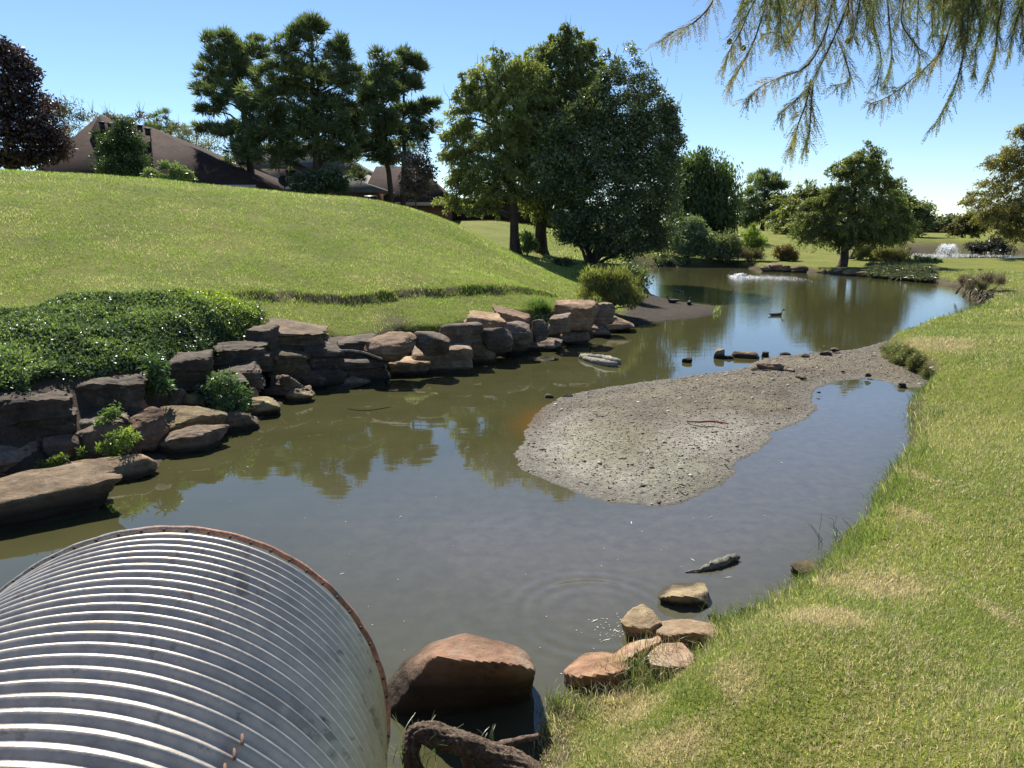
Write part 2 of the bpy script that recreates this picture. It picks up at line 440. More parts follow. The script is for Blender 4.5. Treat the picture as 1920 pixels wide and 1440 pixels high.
_K = np.zeros((_n + 1, _n + 1)); _K[:_n, :_n] = _A - np.eye(_n) * 0.03; _K[:_n, _n] = 1; _K[_n, :_n] = 1
_wt = np.linalg.solve(_K, np.append(ctrl[:, 2], 0))
def land(xy):
    out = np.empty(len(xy))
    for i in range(0, len(xy), 20000):
        out[i:i + 20000] = _phi(xy[i:i + 20000], ctrl[:, :2]) @ _wt[:_n] + _wt[_n]
    return out
scarp_px = [(405, 553, 14.9), (470, 551, 15.6), (560, 560, 16.4), (690, 567, 17.0), (760, 556, 17.8), (850, 550, 18.6), (950, 548, 19.4), (1030, 554, 20.6), (1068, 567, 21.2)]
scarp = np.array([W(*s)[:2] for s in scarp_px])
def scarp_step(xy):
    """the raised turf above the scarp: +0.28 m on the far side, fading away uphill and at both ends"""
    x, y = xy[:, 0], xy[:, 1]; best = np.full(len(xy), 1e9); sgn = np.zeros(len(xy)); tt = np.zeros(len(xy)); n = len(scarp) - 1
    for i in range(n):
        a, b = scarp[i], scarp[i + 1]; e = b - a
        t = np.clip(((x - a[0]) * e[0] + (y - a[1]) * e[1]) / (e @ e), 0, 1)
        dx, dy = x - a[0] - t * e[0], y - a[1] - t * e[1]; d = dx * dx + dy * dy
        m = d < best; best[m] = d[m]; sgn[m] = np.sign(e[0] * dy[m] - e[1] * dx[m]); tt[m] = (i + t[m]) / n
    d = np.sqrt(best) * sgn + 0.10 * vnoise(xy, 2.2, 9) + 0.05 * vnoise(xy, 6.0, 8)
    k = np.clip(tt * 6, 0, 1) * np.clip((1 - tt) * 12, 0, 1)
    edge = (tt <= 0.0) | (tt >= 1.0)
    return np.where(edge, 0, k * 0.13 * sstep(d / 0.10 + 0.5) * np.clip(1 - (d - 0.3) / 4.0, 0, 1)), np.where(edge, 9, np.abs(d) / np.maximum(k, .05))
def height(xy, full=False):
    s1, w1 = sdist(xy, PW); s2, w2 = sdist(xy, LW)
    sd = np.where(s1 < s2, s1, s2); w = np.where(s1 < s2, w1, w2)
    T = np.maximum(land(xy), 0.05)
    st, sdd = scarp_step(xy)
    T = T + st + 0.03 * fbm(xy, 0.9, 3, 2)
    late = 0.01 + .10 * np.clip(sd / w, 0, 1) + (T - .11) * sstep((sd / w - .48) / .52)
    z = np.where((sd > 0) & (w > .66) & (xy[:, 0] < 5.5) & (xy[:, 1] < 22), late, np.where(sd > 0, 0.01 + T * (0.15 * np.clip(sd / .05, 0, 1) + 0.85 * sstep(sd / w * 0.5 + 0.5 * np.clip(sd / w, 0, 1))), -0.5 * sstep(-sd / 1.8) - 0.10 * np.clip(-sd / .1, 0, 1)))
    return (z, sd, w, sdd) if full else z
def axis(lo, hi, step, far_lo, far_hi, g=1.12):
    a = list(np.arange(lo, hi + 1e-6, step)); s = step
    while a[-1] < far_hi: s *= g; a.append(a[-1] + s)
    s = step; b = []
    x = lo
    while x > far_lo: s *= g; x -= s; b.append(x)
    return np.array(b[::-1] + a)
gx = axis(-21, 24, 0.15, -420, 420); gy = axis(2.0, 33, 0.11, -60, 620, 1.07)
GX, GY = np.meshgrid(gx, gy)
gxy = np.stack([GX.ravel(), GY.ravel()], 1)
gz, gsd, gw, gsc = height(gxy, True)
ZG = gz.reshape(GX.shape)
def H(x, y):
    x = np.asarray(x, float); y = np.asarray(y, float)
    i = np.clip(np.searchsorted(gx, x) - 1, 0, len(gx) - 2); j = np.clip(np.searchsorted(gy, y) - 1, 0, len(gy) - 2)
    u = (x - gx[i]) / (gx[i + 1] - gx[i]); v = (y - gy[j]) / (gy[j + 1] - gy[j])
    return (ZG[j, i] * (1 - u) + ZG[j, i + 1] * u) * (1 - v) + (ZG[j + 1, i] * (1 - u) + ZG[j + 1, i + 1] * u) * v
SDG = gsd.reshape(GX.shape); SCG = gsc.reshape(GX.shape)
def near(G, x, y):
    i = np.clip(np.searchsorted(gx, x), 0, len(gx) - 1); j = np.clip(np.searchsorted(gy, y), 0, len(gy) - 1)
    return G[j, i]
def ground_hit(px, py, lo=2.0, hi=120.0):
    r = ray(px, py); t = np.linspace(lo, hi, 4000) / r[1]
    pz = CAM_H + r[2] * t; h = H(r[0] * t, r[1] * t)
    k = np.argmax(pz < h); t = t[k]
    return np.array([r[0] * t, r[1] * t, H(r[0] * t, r[1] * t)])
def blot(xy, px, py, rx, ry, z=None):
    """soft patch round the place seen at (px, py)"""
    c = P(px, py, 0.3 if z is None else z)
    e = (px + rx - 960) / FPX * c[1] - c[0]
    a = P(px, py - ry, c[2]); b = P(px, py + ry, c[2]); hy = abs(a[1] - b[1]) / 2
    d = np.sqrt(((xy[:, 0] - c[0]) / max(abs(e), .05)) ** 2 + ((xy[:, 1] - c[1]) / max(hy, .05)) ** 2)
    return np.clip(1.5 - d + 0.6 * fbm(xy, 2.4, 4, 21), 0, 1)
def dry_mask(xy):
    m = np.zeros(len(xy))
    for px, py, rx, ry, z in [(1640, 1085, 130, 60, .45), (1530, 1190, 120, 55, .4), (1380, 1300, 90, 50, .4), (1250, 1390, 160, 50, .35), (1180, 1300, 90, 40, .2), (1700, 950, 60, 25, .4),
                              (1250, 1240, 60, 40, .1), (1860, 1130, 80, 30, .6), (1720, 890, 50, 20, .35), (1750, 655, 70, 14, .35)]:
        m = np.maximum(m, blot(xy, px, py, rx, ry, z))
    return m
left_bank = gxy[:, 0] < np.interp(gxy[:, 1], [0, 5, 20, 32, 50], [-2.5, -2.5, 5.0, 9.0, 9.0])
dirt = np.where((gsd < np.where(gxy[:, 1] < 13, 1.6, .38)) & (gsd > -.3) & left_bank & (gxy[:, 1] < 33), 1.0, 0.0)
dirt = np.maximum(dirt, np.where(gsd < gw * 0.45 + .05, .9, 0))
dirt = np.maximum(dirt, np.where((gsd < gw * 0.78) & left_bank & (gxy[:, 1] < 22), 1.0, 0))
dirt = np.maximum(dirt, np.clip(1.3 - gsc / .075, 0, 1))
for px, py, rx, ry, z in [(720, 595, 28, 22, 1.1), (650, 618, 40, 6, 1.0), (1080, 560, 40, 14, .8), (1150, 585, 60, 20, .5), (1870, 545, 50, 10, .4)]:
    dirt = np.maximum(dirt, blot(gxy, px, py, rx, ry, z) * 0.8)
wet = np.where(gsd < 0.02, 1.0, 0.0)
SPIT = poly_world([(q[0], q[1], 1) for q in [(1175, 615), (1240, 610), (1366, 590), (1356, 570), (1270, 560), (1215, 562), (1186, 582)]])
spit, _ = sdist(gxy, SPIT)
wet = np.maximum(wet, np.clip(1 - spit / .4, 0, 1) * (gxy[:, 1] < 34))
mask = np.stack([np.clip(dirt, 0, 1), dry_mask(gxy) * 0.9, wet], 1)
ny, nx = GX.shape
idx = np.arange(ny * nx).reshape(ny, nx)
quads = np.stack([idx[:-1, :-1].ravel(), idx[:-1, 1:].ravel(), idx[1:, 1:].ravel(), idx[1:, :-1].ravel()], 1)
g = mesh_np('ground', np.column_stack([gxy, gz]), quads, M['ground'], None, None, True, {'Mask': mask})
tag(g, 'grassy ground with the mown hill, the banks and the pond bed', 'ground', kind='structure')

# ------------------------------------------------------------------ gravel bar
bar_px = [(1665, 640), (1610, 655), (1560, 659), (1450, 668), (1392, 690), (1300, 705), (1200, 719), (1100, 734), (1052, 745), (1012, 778), (986, 818), (974, 850), (983, 878), (1030, 908), (1100, 931), (1160, 944),
          (1230, 947), (1300, 926), (1368, 893), (1402, 850), (1440, 813), (1500, 785), (1532, 768), (1520, 737), (1560, 716), (1620, 709), (1660, 714), (1690, 726), (1730, 726), (1775, 700), (1740, 650)]
BW = resample(poly_world([(a, b, 1) for a, b in bar_px]), 0.3, 0.06, 31)
bx = np.arange(BW[:, 0].min() - .6, BW[:, 0].max() + .6, 0.05); by = np.arange(BW[:, 1].min() - .6, BW[:, 1].max() + .6, 0.05)
BX, BY = np.meshgrid(bx, by); bxy = np.stack([BX.ravel(), BY.ravel()], 1)
bsd, _ = sdist(bxy, BW); inn = -bsd + .10 * fbm(bxy, 2.2, 4, 46) + .03 * vnoise(bxy, 14, 47)
bsd = -inn
bz = np.where(inn > 0, 0.012 + 0.11 * sstep(inn / 1.6) + np.minimum(inn, .3) / .3 * (0.016 * fbm(bxy, 5, 3, 41) + 0.012 * fbm(bxy, 16, 2, 44)), -0.18 * np.clip(-inn / .5, 0, 1) + .012)
keep = bsd < 0.45
vid = np.full(len(bxy), -1); vid[keep] = np.arange(keep.sum())
ii = np.arange(len(bxy)).reshape(BX.shape)
q = np.stack([ii[:-1, :-1].ravel(), ii[:-1, 1:].ravel(), ii[1:, 1:].ravel(), ii[1:, :-1].ravel()], 1)
q = q[keep[q].all(1)]
pale = np.clip(1.25 - inn / 1.3, 0, 1) * np.clip((P(1000, 770)[1] + .5 * fbm(bxy, 1.5, 3, 48) - bxy[:, 1]) / 1.6, 0, 1) + 0.5 * np.clip(1.1 - inn / .35, 0, 1)
alg = np.maximum(blot(bxy, 1130, 830, 90, 60, .1), blot(bxy, 1290, 880, 110, 40, .1))
rust = np.clip(1 - np.abs(inn) / .35, 0, 1) * np.clip(1.2 - np.hypot(bxy[:, 0] - P(1000, 780)[0], bxy[:, 1] - P(1000, 780)[1]) / 1.0, 0, 1)
gb = mesh_np('gravel_bar', np.column_stack([bxy, bz])[keep], vid[q], M['gravel'], None, None, True, {'Mask': np.stack([np.clip(pale, 0, .8), alg, rust], 1)[keep]})
tag(gb, 'low grey brown gravel bar lying in the shallow pond', 'gravel bar', kind='structure')
_okb = bz > 0.012
# loose stones, shells and dead leaves on the bar
pts = bxy[(inn > 0.02)]; pz = bz[inn > 0.02]
sel = rng.choice(len(pts), 12000); pp = np.column_stack([pts[sel] + rng.uniform(-.03, .03, (len(sel), 2)), pz[sel]])
edge_near = np.clip(inn[inn > 0.02][sel], 0, 2)
s = rng.uniform(.006, .016, len(pp)) * (1 + 1.4 * (rng.random(len(pp)) > .975))
octa = np.array([[1, 0, 0], [0, 1, 0], [-1, 0, 0], [0, -1, 0], [0, 0, .7], [0, 0, -.7]])
of = np.array([[0, 1, 4], [1, 2, 4], [2, 3, 4], [3, 0, 4], [1, 0, 5], [2, 1, 5], [3, 2, 5], [0, 3, 5]])
an = rng.uniform(0, 6.28, len(pp)); ca, sa = np.cos(an), np.sin(an)
st = rng.uniform(.7, 2.2, len(pp))
V = octa[None] * s[:, None, None]; V[:, :, 0] *= st[:, None]
V = np.stack([V[..., 0] * ca[:, None] - V[..., 1] * sa[:, None], V[..., 0] * sa[:, None] + V[..., 1] * ca[:, None], V[..., 2]], -1) + pp[:, None]
cc = np.where(rng.random((len(pp), 1)) < .35, np.array([[.34, .31, .25]]), np.array([[.13, .105, .075]])) * rng.uniform(.5, 1.3, (len(pp), 1))
m, nt, out = newmat('loose_stones'); k = N(nt); k.principled(out, k.attr('Col').outputs['Color'], .8); M['stones'] = m
o = mesh_np('gravel', V.reshape(-1, 3), (np.arange(len(pp))[:, None, None] * 6 + of[None]).reshape(-1, 3), M['stones'], None, np.repeat(cc, 6, 0))
tag(o, 'small loose stones and shells scattered over the gravel bar', 'gravel', kind='stuff')

# ------------------------------------------------------------------ water
def water(name, poly, label, step):
    x0, x1 = poly[:, 0].min() - 1.2, poly[:, 0].max() + 1.2; y0, y1 = poly[:, 1].min() - 1.0, poly[:, 1].max() + 1.0
    xs = np.arange(x0, x1, step); ys = np.arange(y0, y1, step); X, Y = np.meshgrid(xs, ys); xy = np.stack([X.ravel(), Y.ravel()], 1)
    i = np.arange(len(xy)).reshape(X.shape); q = np.stack([i[:-1, :-1].ravel(), i[:-1, 1:].ravel(), i[1:, 1:].ravel(), i[1:, :-1].ravel()], 1)
    sd, _ = sdist(xy, poly); keepq = (sd[q] < 1.0).any(1)
    if name == 'pond_water':
        db, _ = sdist(xy, BW)
        right = np.array([P(*c)[:2] for c in [(940, 1010), (1060, 1060), (1200, 1020), (1330, 980), (1480, 900), (1560, 800), (1620, 720)]])
        e = np.full(len(xy), 1e9)
        for a, b in zip(right[:-1], right[1:]):
            t = np.clip(((xy - a) @ (b - a)) / ((b - a) @ (b - a)), 0, 1); e = np.minimum(e, np.hypot(*(xy - a - t[:, None] * (b - a)).T))
        shal = np.clip(1.3 - e / 1.5, 0, 1)
        shal = np.maximum(shal, np.clip(1.0 - e / 3.2, 0, .6)) * np.clip((14.5 - xy[:, 1]) / 2, 0, 1)
        c0 = P(1000, 785); rust = np.clip(1 - np.maximum(db, 0) / .45, 0, 1) * np.clip(1.3 - np.hypot(*(xy - c0[:2]).T) / 1.0, 0, 1)
        amp = np.clip((xy[:, 1] - 13) / 25, 0, 1)
    else:
        shal = np.zeros(len(xy)); rust = shal; amp = shal + 1
    o = mesh_np(name, np.column_stack([xy, np.zeros(len(xy))]), q[keepq], M['water'], None, None, True, {'Mask': np.stack([shal, rust * .8, amp], 1)})
    return tag(o, label, 'water', kind='structure')
water('pond_water', PW, 'calm olive brown water of the near pond', 0.25)
water('lake_water', LW, 'strip of far lake water behind the lawn', 1.5)

# ------------------------------------------------------------------ rocks
_ico = {}
def ico(n):
    if n not in _ico:
        b = bmesh.new(); bmesh.ops.create_icosphere(b, subdivisions=n, radius=1)
        _ico[n] = (np.array([v.co[:] for v in b.verts]), np.array([[v.index for v in f.verts] for f in b.faces])); b.free()
    return _ico[n]
def unit_(v): return v / np.linalg.norm(v, axis=-1, keepdims=True)
def d_axis(q): return q[1]
def hull_planes(pts):
    b = bmesh.new()
    for q in pts: b.verts.new(q)
    bmesh.ops.convex_hull(b, input=b.verts[:]); b.normal_update()
    c = np.mean(pts, 0); pl = []
    for f in b.faces:
        n = np.array(f.normal); o = np.array(f.verts[0].co)
        if np.linalg.norm(n) < .5: continue
        dd = n @ (o - c)
        if dd < 0: n, dd = -n, -dd
        pl.append((n, dd))
    b.free(); return c, np.array([q[0] for q in pl]), np.array([q[1] for q in pl])
def hull_radial(pts, dirs, soft=26.0):
    """push the directions out to the hull of the points, edges slightly worn"""
    c, n, dd = hull_planes(pts)
    den = np.maximum(dirs @ n.T, 1e-6) / np.maximum(dd, 1e-4)
    t = 1 / ((den ** soft).sum(1) ** (1 / soft))
    return c + dirs * t[:, None]
def rock_hull(label, pts, tint=1.0, mat='rock', name='boulder', group=None, sub=5, rough=1.0, seed=1, soft=34.0, stain_shade=.12):
    pts = np.array(pts); c0 = pts.mean(0); v0, F = ico(sub); sc_ = np.abs(pts - c0).max()
    v = hull_radial((pts - c0) / sc_, v0, soft); off = np.random.default_rng(seed).uniform(0, 50, 3)
    nz = .035 * fbm(v + off, 1.8, 3, 1) + .05 * np.abs(fbm(v + off, 4.0, 4, 5)) + .018 * fbm(v * np.array([1, 1, 4.0]) + off, 4.0, 3, 6)
    v = v * (1 + rough * nz)[:, None] * sc_
    o = mesh_np(name, v, F, M[mat], None, None, True); o.location = c0
    t = tint if isinstance(tint, tuple) else (tint,) * 3; o.color = (*t, stain_shade)
    o.data.set_sharp_from_angle(angle=math.radians(30))
    return tag(o, label, 'rock', group)
def rock(label, box, zb=0.0, dr=.75, seed=0, p=4.0, cuts=9, tilt=(0, 0), under=0.0, tint=1.0, rot=0.0, group=None, mat='rock', name='boulder', sub=4, rough=1.0, planes=(), sink=.3, hmin=.14, cut=(.62, .95), d=None, stain_shade=.12):
    x0, y0, x1, y1 = box
    if group == 'rocks stacked along the left bank' and d is None:
        q = .07 * (x1 - x0); x0 -= q; x1 += q; y0 -= .10 * (y1 - y0)
    px = (x0 + x1) / 2
    f = P(px, y1, zb) if d is None else W(px, y1, d)
    zb = f[2]
    dep = axis_depth(f); w = (x1 - x0) * dep / FPX
    al = math.atan2(CAM_H - zb, math.hypot(f[0], f[1])); vh = (y1 - y0) * dep / FPX
    dd = dr * w
    h = (vh - dd * math.sin(al)) / math.cos(al)
    if h < .3 * w:
        dd = max(.4 * w, dd * .7); h = (vh - dd * math.sin(al)) / math.cos(al)
    h = max(h, hmin * w)
    s = sink * h; Ht = h + s
    v0, F = ico(sub + 1 if w > .42 and d_axis(f) < 13 and sub == 4 else sub)
    r = np.random.default_rng(seed * 7 + 3)
    if p < 4.5:
        hp = unit_(r.normal(size=(11 + cuts, 3))); hp = hp / ((np.abs(hp) ** (1.6 + .5 * p)).sum(1) ** (1 / (1.6 + .5 * p)))[:, None] * r.uniform(.74, 1.0, (11 + cuts, 1))
    else:
        cor = np.array([[sx, sy, sz] for sx in (-1, 1) for sy in (-1, 1) for sz in (-1, 1)], float) * r.uniform(.66, 1.0, (8, 3))
        ex = unit_(r.normal(size=(cuts, 3))); ex = ex / np.abs(ex).max(1)[:, None] * r.uniform(.8, 1.0, (cuts, 1))
        hp = np.concatenate([cor, ex])
    if under:
        q = np.clip(.75 - hp[:, 2], 0, 2)[:, None]; hp[:, :2] *= 1 - under * q * .8
    hp[:, 2] += tilt[0] * hp[:, 0] + tilt[1] * hp[:, 1]
    v = hull_radial(hp, v0, 46.0)
    off = r.uniform(0, 50, 3)
    nz = .08 * fbm(v + off, 1.5, 3, 1) + .085 * np.abs(fbm(v + off, 3.0, 5, 5)) + .03 * fbm(v * np.array([1, 1, 4.0]) + off, 3.0, 2, 6)
    v = v * (1 + rough * nz)[:, None]
    lay = np.floor(v[:, 2] * r.uniform(2.2, 4.0) + .5 * vnoise(v[:, :2] + off[:2], 1.2, 8) + off[2]); lr = _hash(lay.astype(np.int64), lay.astype(np.int64) * 0 + seed, lay.astype(np.int64) * 0, 5)
    v[:, :2] *= (1 + rough * .075 * (lr - .5) * 2)[:, None]
    c, sn = math.cos(rot), math.sin(rot)
    v[:, :2] = v[:, :2] @ np.array([[c, sn], [-sn, c]])
    lo, hi = v.min(0), v.max(0); v = (v - (lo + hi) / 2) / ((hi - lo) / 2)
    v = v * np.array([w / 2, dd / 2, Ht / 2])
    az = -math.atan2(f[0], f[1]); c, sn = math.cos(az), math.sin(az)
    v[:, :2] = v[:, :2] @ np.array([[c, sn], [-sn, c]])
    cen = np.array([f[0], f[1], 0]) + np.array([-math.sin(az), math.cos(az), 0]) * dd / 2
    cen[2] = zb - s + Ht / 2
    o = mesh_np(name, v, F, M[mat], None, None, True)
    o.location = cen
    t = tint if isinstance(tint, tuple) else (tint,) * 3
    o.color = (*t, stain_shade)
    try: o.data.set_sharp_from_angle(angle=math.radians(32))
    except Exception: pass
    return tag(o, label, 'rock', group)
LW_ = 'rocks stacked along the left bank'
B = 'boulder'; SLAB = 'rock_slab'
# foot boulders of the left bank, near to far
rock('long flat topped boulder at the left edge with a black face dropping into water', (-150, 888, 196, 1010), -.08, .42, 1, 5, 9, (0, .05), .12, (.78, .72, .60), stain_shade=.3, group=LW_, name=B)  # high dark foot and low tint paint the shade of the front face
rock('big brown wedge boulder sloping down to the right above the long flat one', (-50, 797, 99, 900), .06, .8, 2, 3.5, 9, (-.25, .1), .05, 1.15, group=LW_, name=B)
rock('small dark pointed boulder right of the big brown wedge', (93, 811, 153, 870), .12, .8, 3, 3, 9, (-.2, 0), 0, .75, group=LW_, name=B)
rock('small brown boulder between two bright green weed clumps at the water', (118, 864, 166, 908), .0, .8, 4, 4, 8, (0, 0), 0, .95, group=LW_, name=B)
rock('pale flat boulder under the bright green weeds at the water line', (158, 850, 288, 912), -.03, .75, 5, 4, 9, (-.1, 0), .1, (1.25, 1.15, .9), group=LW_, name=B)
rock('peaked reddish boulder with a lit right slope beside the mossy one', (232, 764, 314, 842), .1, .75, 6, 2.6, 10, (0, .1), 0, (1.15, .95, .85), group=LW_, name=B)
rock('grey slab leaning up to the right against the peaked reddish boulder', (146, 783, 240, 846), .2, .45, 7, 5, 7, (.45, 0), 0, (.8, .8, .78), group=LW_, name=SLAB, rot=.2)
rock('small rusty red boulder behind the peaked reddish one', (228, 742, 287, 790), .32, .8, 8, 3, 9, (-.1, 0), 0, (1.3, .9, .75), group=LW_, name=B)
rock('broad mossy boulder with a dark hollow front behind the low wet rock', (284, 752, 418, 826), .05, .8, 9, 4, 9, (-.18, .1), .12, (1.0, 1.0, .72), group=LW_, name=B)
rock('low dark wet rock stretched along the water before the mossy boulder', (300, 796, 424, 860), -.06, .5, 10, 3, 10, (.28, 0), 0, (.85, .8, .74), group=LW_, name=B, rough=1.5)
rock('rounded hump rock at the water end of the low wet rock', (408, 766, 482, 820), -.06, .8, 11, 3, 10, (-.1, 0), 0, (.9, .85, .78), group=LW_, name=B)
rock('tiny sharp rock standing above the mossy boulder', (318, 728, 349, 762), .35, .8, 12, 2.5, 9, (.3, 0), 0, .9, group=LW_, name=B, sub=3)
rock('tiny mossy flat rock beside the sharp one', (342, 735, 380, 762), .34, .9, 13, 3, 9, (0, 0), 0, (.85, .95, .6), group=LW_, name=B, sub=3)
rock('low pale green mossy rock sliding into the water left of the pitted one', (456, 742, 522, 788), -.03, .8, 14, 2.8, 10, (-.4, 0), 0, (1.15, 1.2, .85), group=LW_, name=B)
rock('small upright rock beside the leafy plant', (460, 728, 485, 766), .06, .7, 15, 3, 8, (.2, 0), 0, 1.0, group=LW_, name=B, sub=3)
rock('dark rounded boulder with a deeply pitted top', (501, 695, 579, 756), -.02, .9, 16, 2.6, 7, (-.15, 0), .1, (.75, .72, .62), group=LW_, name=B, rough=2.6)
rock('small pale rock in the water at the foot of the pitted boulder', (538, 725, 589, 759), -.03, .7, 17, 2.6, 9, (.3, 0), 0, (1.3, 1.25, 1.0), group=LW_, name=B, rough=1.5)
rock('flat pale triangular slab lying on the water edge', (600, 695, 694, 736), -.04, 1.3, 18, 3, 9, (.3, .12), 0, (1.6, 1.5, 1.35), group=LW_, name=SLAB, hmin=.2)
# stacked courses of the left bank
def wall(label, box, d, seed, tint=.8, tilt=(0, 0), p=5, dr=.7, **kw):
    tint = tuple(.62 * q for q in tint) if isinstance(tint, tuple) else .62 * tint  # dims every wall block: shade of the backlit faces put into the colour
    kw.setdefault('rot', random.uniform(-.22, .22)); dr = .95; kw.setdefault('stain_shade', .2)
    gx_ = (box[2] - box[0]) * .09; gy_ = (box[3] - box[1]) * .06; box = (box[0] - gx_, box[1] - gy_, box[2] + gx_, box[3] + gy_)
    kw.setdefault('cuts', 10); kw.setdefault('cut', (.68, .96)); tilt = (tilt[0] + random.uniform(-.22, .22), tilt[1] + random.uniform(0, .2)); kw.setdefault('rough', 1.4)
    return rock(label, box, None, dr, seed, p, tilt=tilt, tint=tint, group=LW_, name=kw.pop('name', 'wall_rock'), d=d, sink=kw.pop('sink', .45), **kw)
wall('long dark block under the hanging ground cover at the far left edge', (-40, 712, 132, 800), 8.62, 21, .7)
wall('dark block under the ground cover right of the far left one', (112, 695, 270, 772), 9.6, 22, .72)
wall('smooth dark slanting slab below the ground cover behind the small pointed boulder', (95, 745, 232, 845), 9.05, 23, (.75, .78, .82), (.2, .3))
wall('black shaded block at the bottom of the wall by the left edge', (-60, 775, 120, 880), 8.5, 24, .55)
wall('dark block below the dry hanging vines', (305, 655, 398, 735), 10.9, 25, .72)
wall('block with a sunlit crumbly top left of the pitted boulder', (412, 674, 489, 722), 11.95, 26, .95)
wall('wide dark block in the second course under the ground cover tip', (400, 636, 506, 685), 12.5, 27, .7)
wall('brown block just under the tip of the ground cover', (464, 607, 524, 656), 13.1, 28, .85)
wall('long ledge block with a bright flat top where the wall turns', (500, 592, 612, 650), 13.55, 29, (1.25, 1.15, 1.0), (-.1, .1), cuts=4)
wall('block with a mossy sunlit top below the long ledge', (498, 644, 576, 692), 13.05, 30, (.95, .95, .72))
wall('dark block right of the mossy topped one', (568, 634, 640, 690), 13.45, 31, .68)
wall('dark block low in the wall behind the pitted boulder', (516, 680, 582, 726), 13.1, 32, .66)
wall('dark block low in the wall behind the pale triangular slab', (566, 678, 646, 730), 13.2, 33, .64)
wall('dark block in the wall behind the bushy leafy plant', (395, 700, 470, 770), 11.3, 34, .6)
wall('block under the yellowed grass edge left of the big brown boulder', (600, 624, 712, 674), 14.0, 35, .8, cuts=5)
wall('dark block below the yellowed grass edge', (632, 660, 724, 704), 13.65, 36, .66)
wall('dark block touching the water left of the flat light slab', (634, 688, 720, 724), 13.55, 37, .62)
rock('big rough brown boulder with a sloping lit top in the middle of the wall', (685, 621, 780, 674), .48, .85, 38, 4, 9, (-.08, .15), .1, (1.15, .98, .85), group=LW_, name=B, rough=1.6)
rock('dark boulder rounded on top right of the big rough brown one', (772, 620, 841, 662), .5, .7, 39, 4, 8, (-.15, 0), 0, .7, group=LW_, name=B)
rock('flat light slab with a dark undercut just above the water', (724, 667, 803, 706), .0, .8, 40, 6, 7, (-.08, 0), .25, (1.5, 1.35, 1.15), group=LW_, name=SLAB, hmin=.22)
rock('long slab block with a pale sloping top standing in the water', (776, 643, 883, 704), -.04, .6, 41, 7, 5, (.18, .1), .06, (1.2, 1.12, 1.0), group=LW_, name=SLAB)
rock('olive mossy boulder sloping to the water right of the long slab', (855, 630, 930, 686), -.03, .8, 42, 3, 9, (-.12, .15), 0, (1.0, .95, .68), group=LW_, name=B)
rock('dark wide boulder at the grass edge above the mossy one', (828, 604, 902, 640), .55, .6, 43, 5, 7, (.05, 0), 0, .72, group=LW_, name=B)
rock('tilted slab with a cream lit face leaning at the grass edge', (873, 583, 945, 622), .62, .8, 44, 5, 7, (-.3, .3), 0, (1.55, 1.35, 1.05), group=LW_, name=SLAB)
rock('brown slab tilted down to the right beside the cream one', (925, 572, 993, 612), .62, .8, 45, 6, 6, (-.45, .2), 0, (1.1, .88, .75), group=LW_, name=SLAB)
rock('dark boulder below the cream tilted slab', (900, 612, 960, 656), .32, .7, 46, 4, 8, (-.1, 0), 0, .68, group=LW_, name=B)
rock('flat brown rock in front of the brown tilted slab', (934, 602, 996, 640), .42, .8, 47, 4, 8, (-.2, .1), 0, .95, group=LW_, name=B)
rock('dark rock sitting low at the water below the tilted slabs', (928, 630, 990, 668), -.03, .7, 48, 4, 8, (0, 0), 0, .62, group=LW_, name=B)
rock('small dark boulder in green weeds right of the tilted slabs', (998, 600, 1030, 634), .42, .8, 49, 4, 8, (0, 0), 0, .7, group=LW_, name=B)
rock('rock with a light top edge left of the layered rocks', (1030, 588, 1068, 620), .5, .8, 50, 5, 7, (.15, 0), 0, 1.1, group=LW_, name=B)
rock('layered rock stack with overhanging lit top at the end of the wall', (1044, 564, 1118, 612), .5, .7, 51, 5, 8, (-.15, .1), .2, (1.3, 1.1, .9), group=LW_, name=B, rough=1.6)
rock('low rock shelf at the water below the weeds', (966, 632, 1050, 662), -.03, .8, 52, 4, 9, (.1, 0), 0, .95, group=LW_, name='rock_ledge')
rock('low rock ledge at the water below the layered stack', (1040, 610, 1102, 650), -.03, .8, 53, 4, 9, (.15, .1), 0, 1.1, group=LW_, name='rock_ledge')
rock('low ledge rock right of the layered stack', (1082, 602, 1142, 634), -.02, .9, 54, 4, 9, (-.1, .1), .1, 1.2, group=LW_, name='rock_ledge')
rock('last flat ledge rock of the left bank under the round bush', (1112, 588, 1184, 626), -.02, 1.0, 55, 4, 9, (-.2, .1), .1, (1.2, 1.05, .9), group=LW_, name='rock_ledge')
rock('brown earth covered block directly under the round bush', (1110, 568, 1150, 600), .42, .7, 56, 5, 7, (0, 0), 0, 1.0, group=LW_, name=B)
# near rocks of the right bank
RG = 'rocks at the near right water edge'
_b = lambda px, py, d: W(px, py, d)
def _z(px, d, z): q = W(px, 900, d); x = q[0] / q[1] * d; return np.array([(px - 960) / FPX * (d * CP - (z - CAM_H) * SP), d, z])
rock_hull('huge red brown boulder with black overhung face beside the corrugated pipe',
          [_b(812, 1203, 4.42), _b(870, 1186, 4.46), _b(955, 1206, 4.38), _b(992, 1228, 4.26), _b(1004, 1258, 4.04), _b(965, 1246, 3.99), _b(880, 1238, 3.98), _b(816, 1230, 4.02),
           _b(750, 1243, 4.38), _b(722, 1286, 4.30), _b(724, 1346, 4.10), _z(745, 4.15, -.25), _z(985, 4.42, -.25), _z(960, 4.7, -.25), _z(735, 4.6, -.25), _z(820, 4.14, -.1), _z(1000, 4.4, .12)], (.95, .92, .86), 'rock_red', 'boulder', RG, 6, 1.1, 3, 75.0, .46)  # dark foot raised up the front: shade of the overhang painted in
